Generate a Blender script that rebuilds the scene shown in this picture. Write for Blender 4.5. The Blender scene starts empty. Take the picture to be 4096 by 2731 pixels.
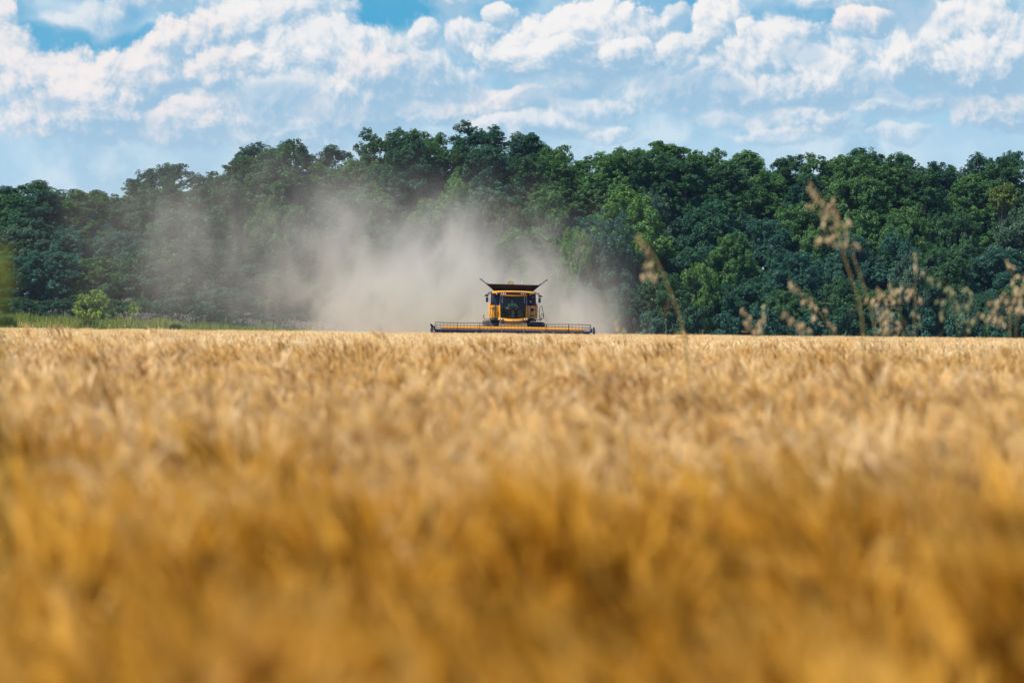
import bpy, bmesh, math, random
import numpy as np
from mathutils import Vector, Matrix, Euler
R = math.radians
C = bpy.context.scene.collection
scene = bpy.context.scene

# ------------------------------------------------------------------ camera
FPX = 15360.0            # focal length in photo pixels (135 mm on 36 mm, 4096 px wide)
EYE = 1.12
PITCH, ROLL = -0.161, 0.60
cam_d = bpy.data.cameras.new('camera')
cam = bpy.data.objects.new('camera', cam_d)
C.objects.link(cam)
CAM_M = Matrix.Translation((0, 0, EYE)) @ Matrix.Rotation(R(90 + PITCH), 4, 'X') @ Matrix.Rotation(R(ROLL), 4, 'Z')
cam.matrix_world = CAM_M
cam_d.lens = 135
cam_d.sensor_width = 36
cam_d.clip_start = 0.1
cam_d.clip_end = 20000
cam_d.dof.use_dof = True
cam_d.dof.focus_distance = 290
cam_d.dof.aperture_fstop = 4.4
cam_d.dof.aperture_blades = 9
scene.camera = cam


def at(px, py, Y):
    """world point seen at photo pixel (px, py) on the plane y = Y"""
    d = CAM_M.to_3x3() @ Vector(((px - 2048) / FPX, -(py - 1365.5) / FPX, -1))
    return Vector((0, 0, EYE)) + d * (Y / d.y)


# ------------------------------------------------------------------ render settings
scene.view_settings.view_transform = 'Standard'
scene.view_settings.look = 'None'
scene.view_settings.gamma = 1
scene.view_settings.exposure = 0.55
scene.render.engine = 'CYCLES'
cy = scene.cycles
cy.use_denoising = True
cy.max_bounces = 8
cy.diffuse_bounces = 3
cy.glossy_bounces = 2
cy.transmission_bounces = 4
cy.transparent_max_bounces = 12
cy.volume_bounces = 2
cy.volume_step_rate = 0.85
cy.sample_clamp_indirect = 6.0

# ------------------------------------------------------------------ sun
SUN_EL, SUN_AZ = 54.0, -126.0     # azimuth clockwise from +Y (view direction); negative = from the left
sd = Vector((math.sin(R(SUN_AZ)) * math.cos(R(SUN_EL)), math.cos(R(SUN_AZ)) * math.cos(R(SUN_EL)), math.sin(R(SUN_EL))))
sun_d = bpy.data.lights.new('sun', 'SUN')
sun_d.energy = 5.0
sun_d.angle = R(0.5)
sun_d.color = (1.0, 0.94, 0.86)
sun = bpy.data.objects.new('sun', sun_d)
C.objects.link(sun)
sun.rotation_euler = (-sd).to_track_quat('-Z', 'Y').to_euler()


# ------------------------------------------------------------------ node helper
class NT:
    def __init__(s, tree):
        s.t = tree
        tree.nodes.clear()

    def n(s, typ, **kw):
        nd = s.t.nodes.new(typ)
        for k, v in kw.items():
            setattr(nd, k, v)
        return nd

    def put(s, sock, v):
        if isinstance(v, bpy.types.NodeSocket):
            s.t.links.new(v, sock)
        elif v is not None:
            sock.default_value = v

    def m(s, op, a, b=None, c=None, clamp=False):
        nd = s.n('ShaderNodeMath', operation=op, use_clamp=clamp)
        for i, v in enumerate((a, b, c)):
            s.put(nd.inputs[i], v)
        return nd.outputs[0]

    def v(s, op, a, b=None, out=0):
        nd = s.n('ShaderNodeVectorMath', operation=op)
        s.put(nd.inputs[0], a)
        if b is not None:
            s.put(nd.inputs[3 if op == 'SCALE' else 1], b)
        return nd.outputs[out]

    def ramp(s, x, a, b, c=0.0, d=1.0, typ='SMOOTHSTEP'):
        nd = s.n('ShaderNodeMapRange', interpolation_type=typ, clamp=True)
        for i, v in enumerate((x, a, b, c, d)):
            s.put(nd.inputs[i], v)
        return nd.outputs[0]

    def mix(s, f, a, b, blend='MIX'):
        nd = s.n('ShaderNodeMix', data_type='RGBA', blend_type=blend)
        s.put(nd.inputs[0], f)
        s.put(nd.inputs[6], a)
        s.put(nd.inputs[7], b)
        return nd.outputs[2]

    def noise(s, vec, scale, detail=4, rough=0.5, dist=0.0, out=0, dim='3D'):
        nd = s.n('ShaderNodeTexNoise', noise_dimensions=dim)
        s.put(nd.inputs['Vector'], vec)
        nd.inputs['Scale'].default_value = scale
        nd.inputs['Detail'].default_value = detail
        nd.inputs['Roughness'].default_value = rough
        nd.inputs['Distortion'].default_value = dist
        return nd.outputs[out]


# ------------------------------------------------------------------ world: physical sky with cumulus
def build_world():
    w = bpy.data.worlds.new("World")
    scene.world = w
    w.use_nodes = True
    g = NT(w.node_tree)
    tc = g.n('ShaderNodeTexCoord').outputs['Generated']
    sp = g.n('ShaderNodeSeparateXYZ')
    g.put(sp.inputs[0], tc)
    az = g.m('ARCTAN2', sp.outputs[0], sp.outputs[1])
    el = g.m('ARCSINE', sp.outputs[2])
    U = g.m('MULTIPLY', az, FPX / 1000)       # thousand photo pixels
    V = g.m('MULTIPLY', el, FPX / 1000)
    cb = g.n('ShaderNodeCombineXYZ')
    g.put(cb.inputs[0], U)
    g.put(cb.inputs[1], V)
    P0 = cb.outputs[0]
    # the physical sky, looked up a little higher than the true elevation (deep clean air)
    up = g.v('NORMALIZE', g.v('ADD', tc, (0, 0, 0.16)))
    sky = g.n('ShaderNodeTexSky', sky_type='NISHITA', sun_disc=False)
    sky.sun_elevation = R(SUN_EL)
    sky.sun_rotation = R(SUN_AZ)
    sky.dust_density = 0.4
    sky.ozone_density = 2.0
    g.put(sky.inputs[0], up)
    K = 6.75      # Background strength is 0.1, exposure 0.55
    blue_hi = (0.07 * K, 0.38 * K, 0.66 * K, 1)
    blue_lo = (0.43 * K, 0.66 * K, 0.83 * K, 1)
    grad = g.mix(g.ramp(V, 0.72, 1.42), blue_lo, blue_hi)
    base = grad
    # noises shared by all clouds
    warp = g.v('SCALE', g.v('SUBTRACT', g.noise(P0, 2.4, 2, 0.5, out=1, dim='2D'), (0.5, 0.5, 0.5)), 0.13)
    P = g.v('ADD', P0, warp)
    nf = g.m('SUBTRACT', g.noise(P0, 6.0, 6, 0.54, dim='2D'), 0.5)

    def billow(vec):
        vo = g.n('ShaderNodeTexVoronoi', feature='SMOOTH_F1', normalize=True, voronoi_dimensions='2D')
        g.put(vo.inputs['Vector'], vec)
        vo.inputs['Scale'].default_value = 9.0
        vo.inputs['Detail'].default_value = 3.0
        vo.inputs['Roughness'].default_value = 0.55
        vo.inputs['Lacunarity'].default_value = 2.3
        vo.inputs['Smoothness'].default_value = 0.35
        return g.m('SUBTRACT', 1.0, vo.outputs['Distance'])
    b0 = billow(P)
    b1 = billow(g.v('ADD', P, (-0.022, 0.030, 0)))
    relief = g.m('MULTIPLY', g.m('SUBTRACT', b0, b1), 1.6)
    bc = g.m('SUBTRACT', b0, 0.60)
    edge = g.m('ADD', g.m('MULTIPLY', nf, 0.60), g.m('MULTIPLY', bc, 1.0))
    lit = g.m('ADD', g.m('ADD', relief, g.m('MULTIPLY', nf, 0.55)), 0.42)
    # thin broken veil everywhere
    stretch = g.n('ShaderNodeMapping')
    g.put(stretch.inputs[0], P)
    stretch.inputs['Scale'].default_value = (1.0, 2.2, 1)
    stretch.inputs['Location'].default_value = (3.1, 0.7, 0)
    veil_n = g.noise(stretch.outputs[0], 1.7, 3, 0.5, dim='2D')
    veil = g.m('MULTIPLY', g.ramp(veil_n, 0.25, 0.66), g.ramp(V, 9.0, 0.9, 0.35, 0.85))
    veilcol = g.mix(g.ramp(nf, -0.16, 0.2), (0.36 * K, 0.58 * K, 0.76 * K, 1), (0.66 * K, 0.79 * K, 0.88 * K, 1))
    col = g.mix(veil, base, veilcol)

    WHITE = (0.93, 0.91, 0.90)
    PINK = (0.93, 0.875, 0.86)
    # (x, y, rx, ry) in 2352-wide photo pixels, softness, opacity, tone
    puffs = [
        # soft low layer
        (650, 300, 170, 56, .7, .8, 0), (820, 250, 130, 52, .55, .88, 1), (1010, 250, 90, 40, .5, .85, 0), (1120, 240, 120, 42, .5, .9, 1),
        (1200, 290, 140, 28, .6, .8, 0), (1400, 300, 70, 16, .6, .7, 0), (1360, 252, 90, 22, .6, .75, 0),
        (1330, 200, 95, 30, .6, .8, 0), (1830, 278, 125, 34, .55, .85, 0), (1790, 315, 90, 26, .7, .6, 0),
        (1660, 272, 55, 22, .7, .5, 0), (2060, 300, 70, 22, .7, .55, 0), (2290, 265, 110, 50, .6, .85, 1),
        (1560, 215, 160, 44, .7, .75, 0), (2050, 235, 110, 30, .7, .7, 0), (1960, 140, 70, 40, .7, .6, 0), (970, 185, 150, 46, .7, .75, 0), (560, 250, 110, 50, .6, .85, 1),
        # high soft ones
        (200, 55, 85, 42, .8, .6, 0), (345, 15, 80, 26, .7, .75, 1), (950, 15, 130, 46, .6, .9, 0),
        (1147, 30, 34, 26, .4, .95, 0), (1950, 18, 110, 26, .6, .85, 0),
        # gaps of clear air behind the cumulus
        (870, 42, 130, 55, .9, .95, 2), (1310, 168, 150, 22, 1.2, .4, 2), (110, 100, 120, 40, .9, .75, 2), (350, 108, 130, 34, .9, .75, 2), (1500, 130, 120, 60, 1.1, .35, 2), (2090, 100, 60, 60, 1.1, .3, 2),
        # broad masses
        (220, 235, 230, 110, .8, .85, 1), (570, 130, 190, 120, .8, .85, 1), (880, 165, 170, 90, .8, .8, 0), (1330, 120, 190, 90, .7, .8, 0), (1720, 150, 190, 110, .8, .8, 0), (2210, 130, 180, 110, .8, .85, 0),
        # left banks
        (10, 65, 30, 70, .5, .9, 1), (40, 140, 70, 60, .6, .85, 1), (150, 190, 130, 75, .6, .9, 1),
        (300, 200, 150, 85, .5, .95, 1), (430, 290, 90, 62, .6, .85, 1), (190, 270, 150, 70, .7, .75, 1),
        (560, 60, 60, 62, .5, .85, 0), (680, 40, 120, 50, .7, .8, 0), (455, 95, 92, 62, .4, 1., 1), (540, 165, 95, 55, .5, .9, 1),
        (760, 135, 170, 62, .6, .85, 0), (850, 175, 95, 55, .5, .9, 1), (700, 220, 150, 50, .8, .6, 0),
        # the tall cumulus right of the middle
        (1090, 90, 70, 36, .5, .9, 0), (968, 95, 38, 30, .4, .9, 0), (1190, 120, 80, 50, .4, .95, 0),
        (1360, 90, 140, 80, .3, 1., 0), (1290, 125, 105, 42, .4, .95, 0), (1430, 130, 80, 38, .4, .95, 0),
        (1545, 125, 52, 42, .4, .9, 0), (1545, 42, 32, 30, .5, .8, 0), (1640, 70, 62, 68, .35, 1., 0),
        (1722, 78, 30, 26, .35, .95, 0), (1800, 110, 90, 60, .6, .8, 0), (1720, 150, 90, 50, .5, .9, 0),
        (1900, 180, 80, 62, .5, .9, 0), (1800, 205, 130, 36, .6, .8, 0), (1975, 62, 68, 26, .35, 1., 1),
        (2110, 140, 95, 60, .4, .95, 0), (2225, 70, 85, 66, .4, .95, 0), (2260, 150, 100, 62, .5, .95, 0),
        (2340, 110, 50, 80, .6, .8, 0),
        # shaded flanks
        (1255, 232, 80, 18, 1.1, .5, 3), (2085, 45, 38, 48, .6, .8, 3), (620, 225, 90, 26, 1.2, .5, 3), (125, 258, 46, 18, 1.1, .6, 3), (1640, 205, 70, 26, 1.2, .6, 3),
        (1985, 190, 40, 30, 1.1, .5, 3), (2130, 215, 130, 14, 1.2, .6, 3), (1530, 195, 50, 26, 1.1, .5, 3), (1830, 130, 50, 22, 1.1, .5, 3), (1330, 80, 34, 14, 1.1, .6, 3),
    ]
    k = 1.7415
    for (x, y, rx, ry, soft, op, tone) in puffs:
        cx = (x * k - 2048) / 1000
        ypx = y * k - (x * k - 2048) * math.tan(R(ROLL))
        cv = (1325 - ypx) / 1000
        rel = g.v('MULTIPLY', g.v('SUBTRACT', P, (cx, cv, 0)), (1000 / (rx * k * 1.18), 1000 / (ry * k * 1.18), 0))
        d = g.m('SUBTRACT', 1.0, g.v('LENGTH', rel, out=1))
        mask = g.ramp(g.m('ADD', d, edge), 0.0, 0.06 + soft * 0.5, 0.0, op)
        h = g.v('DOT_PRODUCT', rel, (-0.30, 0.62, 0), out=1)
        s = g.ramp(g.m('ADD', h, lit), -0.06, 0.98)
        wc = PINK if tone else WHITE
        if tone >= 2:
            c = (0.075 * K, 0.40 * K, 0.66 * K, 1) if tone == 2 else (0.34 * K, 0.55 * K, 0.74 * K, 1)
        else:
            c = g.mix(s, (0.35 * K, 0.55 * K, 0.73 * K, 1), (wc[0] * K, wc[1] * K, wc[2] * K, 1))
        col = g.mix(mask, col, c)
    # air thickens toward the horizon
    col = g.mix(g.ramp(V, 0.95, 0.25, 0.0, 0.5), col, (0.58 * K, 0.74 * K, 0.86 * K, 1))
    bg = g.n('ShaderNodeBackground')
    g.put(bg.inputs[0], col)
    bg.inputs[1].default_value = 0.1
    # away from the cloudy sector the plain physical sky
    bg2 = g.n('ShaderNodeBackground')
    g.put(bg2.inputs[0], g.mix(1.0, sky.outputs[0], (0.80, 1.0, 1.25, 1), 'MULTIPLY'))
    bg2.inputs[1].default_value = 0.13
    sector = g.m('MULTIPLY', g.ramp(V, 2.2, 3.4, 1, 0), g.ramp(g.m('ABSOLUTE', az), 0.3, 0.5, 1, 0))
    ms = g.n('ShaderNodeMixShader')
    g.put(ms.inputs[0], sector)
    g.put(ms.inputs[1], bg2.outputs[0])
    g.put(ms.inputs[2], bg.outputs[0])
    out = g.n('ShaderNodeOutputWorld')
    g.put(out.inputs[0], ms.outputs[0])
    w.cycles.sampling_method = 'MANUAL'
    w.cycles.sample_map_resolution = 256


build_world()
# ------------------------------------------------------------------ mesh helpers
rng = np.random.RandomState(7)


def np_mesh(name, verts, faces, mats=(), attr=None, smooth=False, mat_idx=None):
    """verts (n,3) array, faces (m,k) int array (all faces with k corners); attr = {name: per-vertex float array}"""
    me = bpy.data.meshes.new(name)
    verts = np.ascontiguousarray(verts, dtype=np.float32)
    faces = np.ascontiguousarray(faces, dtype=np.int32)
    m, k = faces.shape
    me.vertices.add(len(verts))
    me.vertices.foreach_set('co', verts.ravel())
    me.loops.add(m * k)
    me.loops.foreach_set('vertex_index', faces.ravel())
    me.polygons.add(m)
    me.polygons.foreach_set('loop_start', np.arange(0, m * k, k, dtype=np.int32))
    me.polygons.foreach_set('loop_total', np.full(m, k, dtype=np.int32))
    for mt in mats:
        me.materials.append(mt)
    if mat_idx is not None:
        me.polygons.foreach_set('material_index', np.asarray(mat_idx, dtype=np.int32))
    if smooth:
        me.polygons.foreach_set('use_smooth', np.ones(m, dtype=bool))
    for an, av in (attr or {}).items():
        a = me.attributes.new(an, 'FLOAT', 'POINT')
        a.data.foreach_set('value', np.asarray(av, dtype=np.float32))
    me.update(calc_edges=True)
    return me


def tag(o, label=None, cat=None, group=None, kind=None):
    for k, v in (('label', label), ('category', cat), ('group', group), ('kind', kind)):
        if v:
            o[k] = v
    return o


def link(name, me, parent=None, loc=None):
    o = bpy.data.objects.new(name, me)
    C.objects.link(o)
    if parent:
        o.parent = parent
    if loc is not None:
        o.location = loc
    return o


def empty(name, loc=(0, 0, 0), rz=0.0):
    o = bpy.data.objects.new(name, None)
    o.empty_display_size = 0.3
    C.objects.link(o)
    o.location = loc
    o.rotation_euler = (0, 0, rz)
    return o


class BM:
    """collects shapes and links them as ONE mesh object"""

    def __init__(s):
        s.b = bmesh.new()

    def box(s, x0, x1, y0, y1, z0, z1, bev=0.0):
        t = bmesh.new()
        bmesh.ops.create_cube(t, size=1)
        for v in t.verts:
            v.co = Vector(((x0 + x1) / 2 + v.co.x * (x1 - x0), (y0 + y1) / 2 + v.co.y * (y1 - y0), (z0 + z1) / 2 + v.co.z * (z1 - z0)))
        if bev:
            bmesh.ops.bevel(t, geom=t.edges[:], offset=bev, segments=2, affect='EDGES', profile=0.6)
        s._add(t)
        return s

    def _add(s, t):
        me = bpy.data.meshes.new('tmp')
        t.to_mesh(me)
        t.free()
        s.b.from_mesh(me)
        bpy.data.meshes.remove(me)

    def loft(s, rings, caps=True, close=True):
        """rings of equal point counts joined by quads"""
        vr = [[s.b.verts.new(p) for p in r] for r in rings]
        n = len(vr[0])
        for a, b in zip(vr, vr[1:]):
            for i in range(n if close else n - 1):
                s.b.faces.new((a[i], a[(i + 1) % n], b[(i + 1) % n], b[i]))
        if caps and close:
            s.b.faces.new(vr[0][::-1])
            s.b.faces.new(vr[-1])
        return s

    def prism(s, poly, axis, a, b, bev=0.0):
        """extrude a 2-D polygon along an axis ('x': poly is (y,z); 'y': (x,z); 'z': (x,y))"""
        f = {'x': lambda p, q: (q, p[0], p[1]), 'y': lambda p, q: (p[0], q, p[1]), 'z': lambda p, q: (p[0], p[1], q)}[axis]
        t = bmesh.new()
        va = [t.verts.new(f(p, a)) for p in poly]
        vb = [t.verts.new(f(p, b)) for p in poly]
        n = len(poly)
        for i in range(n):
            t.faces.new((va[i], va[(i + 1) % n], vb[(i + 1) % n], vb[i]))
        t.faces.new(va[::-1])
        t.faces.new(vb)
        bmesh.ops.recalc_face_normals(t, faces=t.faces[:])
        if bev:
            bmesh.ops.bevel(t, geom=t.edges[:], offset=bev, segments=2, affect='EDGES', profile=0.6)
        s._add(t)
        return s

    def tube(s, pts, r, seg=8, close=False):
        pts = [Vector(p) for p in pts]
        rings = []
        n = len(pts)
        rr = r if isinstance(r, (list, tuple)) else [r] * n
        ref = None
        for i, p in enumerate(pts):
            if close:
                d = pts[(i + 1) % n] - pts[i - 1]
            else:
                d = pts[min(i + 1, n - 1)] - pts[max(i - 1, 0)]
            d.normalize()
            if ref is None:
                ref = Vector((0, 0, 1)) if abs(d.z) < 0.9 else Vector((1, 0, 0))
            u = d.cross(ref)
            if u.length < 1e-4:
                u = d.cross(Vector((0, 1, 0)))
            u.normalize()
            v = u.cross(d).normalized()
            ref = v
            rings.append([p + (u * math.cos(t) + v * math.sin(t)) * rr[i] for t in [2 * math.pi * k / seg for k in range(seg)]])
        if close:
            rings.append(rings[0])
            s.loft(rings, caps=False)
            bmesh.ops.remove_doubles(s.b, verts=s.b.verts[:], dist=1e-5)
        else:
            s.loft(rings)
        return s

    def lathe(s, prof, axis, c, seg=32):
        """profile of (radius, offset along the axis) round the point c"""
        c = Vector(c)
        rings = []
        for (r, h) in prof:
            ring = []
            for k in range(seg):
                t = 2 * math.pi * k / seg
                a, b = r * math.cos(t), r * math.sin(t)
                ring.append(c + (Vector((h, a, b)) if axis == 'x' else Vector((a, h, b)) if axis == 'y' else Vector((a, b, h))))
            rings.append(ring)
        return s.loft(rings)

    def build(s, name, mat, parent=None, smooth=False, loc=None):
        bmesh.ops.recalc_face_normals(s.b, faces=s.b.faces[:])
        me = bpy.data.meshes.new(name)
        s.b.to_mesh(me)
        s.b.free()
        me.materials.append(mat)
        if smooth:
            me.polygons.foreach_set('use_smooth', np.ones(len(me.polygons), dtype=bool))
            me.set_sharp_from_angle(angle=R(38))
        return link(name, me, parent, loc)


def new_mat(name):
    mt = bpy.data.materials.new(name)
    mt.use_nodes = True
    return mt, NT(mt.node_tree)


def paint(name, col, rough=0.4, metal=0.0, dirt=(0.30, 0.22, 0.12), dirt_amt=0.25, scale=3.0, coat=0.0, spec=0.5):
    """painted or metal surface with blotchy field dust on it"""
    mt, g = new_mat(name)
    co = g.n('ShaderNodeTexCoord').outputs['Object']
    n1 = g.noise(co, scale, 6, 0.65)
    n2 = g.noise(co, scale * 7, 4, 0.6)
    f = g.m('MULTIPLY', g.ramp(g.m('ADD', g.m('MULTIPLY', n1, 0.7), g.m('MULTIPLY', n2, 0.3)), 0.40, 0.72), dirt_amt)
    b = g.n('ShaderNodeBsdfPrincipled')
    g.put(b.inputs['Base Color'], g.mix(f, (*col, 1), (*dirt, 1)))
    g.put(b.inputs['Roughness'], g.m('ADD', rough, g.m('MULTIPLY', f, 0.5), clamp=True))
    b.inputs['Metallic'].default_value = metal
    b.inputs['Coat Weight'].default_value = coat
    b.inputs['Specular IOR Level'].default_value = spec
    bp = g.n('ShaderNodeBump')
    bp.inputs['Strength'].default_value = 0.12
    bp.inputs['Distance'].default_value = 0.01
    g.put(bp.inputs['Height'], n2)
    g.put(b.inputs['Normal'], bp.outputs[0])
    o = g.n('ShaderNodeOutputMaterial')
    g.put(o.inputs[0], b.outputs[0])
    return mt


# ------------------------------------------------------------------ terrain
def smooth(a, b, x):
    t = np.clip((np.asarray(x, dtype=float) - a) / (b - a), 0, 1)
    return t * t * (3 - 2 * t)


def ground_h(x, y):
    x = np.asarray(x, dtype=float)
    y = np.asarray(y, dtype=float)
    left = smooth(-3, -48, x)
    h = 1.55 * left * smooth(325, 385, y)                     # low bank on the left
    h = h + smooth(392, 450, y) * (6.5 + 1.5 * np.sin(x * 0.045 + 1.0)) * (0.5 + 0.5 * smooth(-75, -20, x))
    return h


def crop_edge(x):
    """far edge of the standing crop"""
    x = np.asarray(x, dtype=float)
    return 372 - 42 * smooth(4, -30, x) + 2.5 * np.sin(x * 0.21)


def build_ground():
    xs = np.concatenate([np.linspace(-5000, -140, 24)[:-1], np.linspace(-140, 140, 141), np.linspace(140, 5000, 24)[1:]])
    ys = np.concatenate([np.linspace(-300, 300, 41)[:-1], np.linspace(300, 560, 105), np.linspace(560, 9000, 30)[1:]])
    X, Y = np.meshgrid(xs, ys)
    Z = ground_h(X, Y)
    v = np.stack([X, Y, Z], -1).reshape(-1, 3)
    nx, ny = len(xs), len(ys)
    i = np.arange(nx - 1)[None, :] + nx * np.arange(ny - 1)[:, None]
    f = np.stack([i, i + 1, i + nx + 1, i + nx], -1).reshape(-1, 4)
    mt, g = new_mat('soil_and_stubble')
    co = g.n('ShaderNodeTexCoord').outputs['Object']
    sp = g.n('ShaderNodeSeparateXYZ')
    g.put(sp.inputs[0], co)
    n = g.noise(co, 0.35, 5, 0.6)
    n2 = g.noise(co, 9.0, 5, 0.7)
    stubble = g.mix(g.ramp(n2, 0.35, 0.65), (0.26, 0.15, 0.05, 1), (0.55, 0.36, 0.14, 1))
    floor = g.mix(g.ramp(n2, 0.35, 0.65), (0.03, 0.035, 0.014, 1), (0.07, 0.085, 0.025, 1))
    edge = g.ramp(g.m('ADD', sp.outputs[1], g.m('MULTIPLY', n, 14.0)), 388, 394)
    b = g.n('ShaderNodeBsdfPrincipled')
    g.put(b.inputs['Base Color'], g.mix(edge, stubble, floor))
    b.inputs['Roughness'].default_value = 0.95
    o = g.n('ShaderNodeOutputMaterial')
    g.put(o.inputs[0], b.outputs[0])
    tag(link('ground', np_mesh('ground', v, f, [mt], smooth=True)), kind='structure')


build_ground()


# ------------------------------------------------------------------ standing barley
def plant_mat(name, cols, trans=0.35, scale_noise=0.12, vary=0.16):
    """dry or green plant: colour runs with the 'tint' attribute, the plant at hand and broad drifts across the field"""
    mt, g = new_mat(name)
    at_ = g.n('ShaderNodeAttribute', attribute_name='tint')
    oi = g.n('ShaderNodeObjectInfo')
    geo = g.n('ShaderNodeNewGeometry')
    drift = g.noise(geo.outputs['Position'], scale_noise, 3, 0.6)
    x = g.m('ADD', g.m('MULTIPLY', at_.outputs['Fac'], 0.60), g.m('MULTIPLY', oi.outputs['Random'], vary))
    x = g.m('ADD', x, g.m('MULTIPLY', g.m('SUBTRACT', drift, 0.42), 0.8), clamp=True)
    cr = g.n('ShaderNodeValToRGB')
    el = cr.color_ramp.elements
    el[0].position, el[0].color = 0.0, (*cols[0], 1)
    el[1].position, el[1].color = 1.0, (*cols[-1], 1)
    for i, c in enumerate(cols[1:-1]):
        e = el.new((i + 1) / (len(cols) - 1))
        e.color = (*c, 1)
    g.put(cr.inputs[0], x)
    df = g.n('ShaderNodeBsdfDiffuse')
    g.put(df.inputs[0], cr.outputs[0])
    tr = g.n('ShaderNodeBsdfTranslucent')
    g.put(tr.inputs[0], cr.outputs[0])
    ms = g.n('ShaderNodeMixShader')
    ms.inputs[0].default_value = trans
    g.put(ms.inputs[1], df.outputs[0])
    g.put(ms.inputs[2], tr.outputs[0])
    o = g.n('ShaderNodeOutputMaterial')
    g.put(o.inputs[0], ms.outputs[0])
    return mt


def ribbon(path, wid, wdir):
    """flat strip along a path -> verts, quads"""
    path = np.asarray(path)
    n = len(path)
    w = np.asarray(wid)[:, None] * wdir
    v = np.concatenate([path - w, path + w])
    i = np.arange(n - 1)
    return v, np.stack([i, i + 1, n + i + 1, n + i], -1)


def tube_np(path, rad, seg=4):
    path = np.asarray(path, dtype=float)
    n = len(path)
    d = np.gradient(path, axis=0)
    d /= np.linalg.norm(d, axis=1)[:, None] + 1e-9
    ref = np.array([0.31, 0.95, 0.05])
    u = np.cross(d, ref)
    u /= np.linalg.norm(u, axis=1)[:, None] + 1e-9
    w = np.cross(d, u)
    t = np.arange(seg) * 2 * np.pi / seg
    v = path[:, None, :] + np.asarray(rad)[:, None, None] * (np.cos(t)[None, :, None] * u[:, None, :] + np.sin(t)[None, :, None] * w[:, None, :])
    v = v.reshape(-1, 3)
    i = np.arange(n - 1)[:, None] * seg
    j = np.arange(seg)[None, :]
    f = np.stack([i + j, i + (j + 1) % seg, i + seg + (j + 1) % seg, i + seg + j], -1).reshape(-1, 4)
    return v, f


class Acc:
    def __init__(s):
        s.v, s.f, s.t, s.n = [], [], [], 0

    def add(s, v, f, tint):
        s.v.append(v)
        s.f.append(f + s.n)
        s.t.append(np.full(len(v), tint) if np.isscalar(tint) else tint)
        s.n += len(v)

    def mesh(s, name, mats):
        return np_mesh(name, np.concatenate(s.v), np.concatenate(s.f), mats, {'tint': np.concatenate(s.t)})


def barley_stalk(a, r, x, y, H, awns=7, leaf=True, lod=1.0, tint=None, yaw=None):
    """one stalk: straw, nodding bearded ear, dry leaf"""
    yaw = r.normal(2.9, 1.0) if yaw is None else yaw + r.normal(0, 0.4)            # most ears nod the same way (downwind, to the left)
    dr = np.array([math.cos(yaw), math.sin(yaw), 0])
    lean = abs(r.normal(0.09, 0.07))
    tint = np.clip(r.normal(0.5, 0.2) if tint is None else tint + r.normal(0, 0.08), 0, 1)
    k = 5
    s = np.linspace(0, 1, k)
    base = np.array([x, y, 0.0])
    st = base + np.outer(s, [0, 0, H]) + np.outer(s ** 2 * lean * H, dr)
    v, f = tube_np(st, np.linspace(0.0017, 0.0012, k) * lod, 3)
    a.add(v, f, tint * 0.55)
    # ear: an arc that nods over
    L = r.uniform(0.052, 0.072)
    nod = np.clip(r.normal(0.70, 0.45), 0.1, 2.2)
    m = 6
    ang = lean * 2 + np.linspace(0, 1, m) ** 0.8 * nod
    step = L / (m - 1)
    pts = [st[-1]]
    for q in range(1, m):
        pts.append(pts[-1] + step * (math.sin(ang[q]) * dr + math.cos(ang[q]) * np.array([0, 0, 1])))
    pts = np.array(pts)
    rad = np.array([0.002, 0.0046, 0.0052, 0.005, 0.004, 0.0015]) * lod
    v, f = tube_np(pts, rad, 5)
    a.add(v, f, tint)
    # awns: fine stiff bristles fanning beyond the ear
    side = np.cross(dr, [0, 0, 1])
    for q in range(awns):
        i = r.randint(1, m)
        d = pts[min(i + 1, m - 1)] - pts[i - 1]
        d /= np.linalg.norm(d)
        d = d + side * r.normal(0, 0.20) + np.array([0, 0, 1]) * r.normal(0.05, 0.16)
        d /= np.linalg.norm(d)
        ln = r.uniform(0.05, 0.09)
        p = np.stack([pts[i], pts[i] + d * ln * 0.5, pts[i] + d * ln + np.array([0, 0, -0.01])])
        wd = side if r.rand() < 0.5 else np.cross(side, d)
        v, f = ribbon(p, np.array([0.0008, 0.0006, 0.0002]) * lod * 1.3, wd)
        a.add(v, f, min(1.0, tint + 0.35))
    if leaf:
        z0 = H * r.uniform(0.45, 0.85)
        ya = r.uniform(0, 6.28)
        ld = np.array([math.cos(ya), math.sin(ya), 0])
        ss = np.linspace(0, 1, 5)
        ll = r.uniform(0.14, 0.26)
        p = base + np.array([0, 0, z0]) + np.outer(ss * ll * 0.7, ld) + np.outer(ss * 0.12 - ss ** 2 * r.uniform(0.15, 0.32), [0, 0, 1])
        v, f = ribbon(p, np.array([0.003, 0.0055, 0.005, 0.0035, 0.0008]) * lod, np.cross(ld, [0, 0, 1]))
        a.add(v, f, np.clip(tint + r.normal(-0.1, 0.2), 0, 1))


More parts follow.
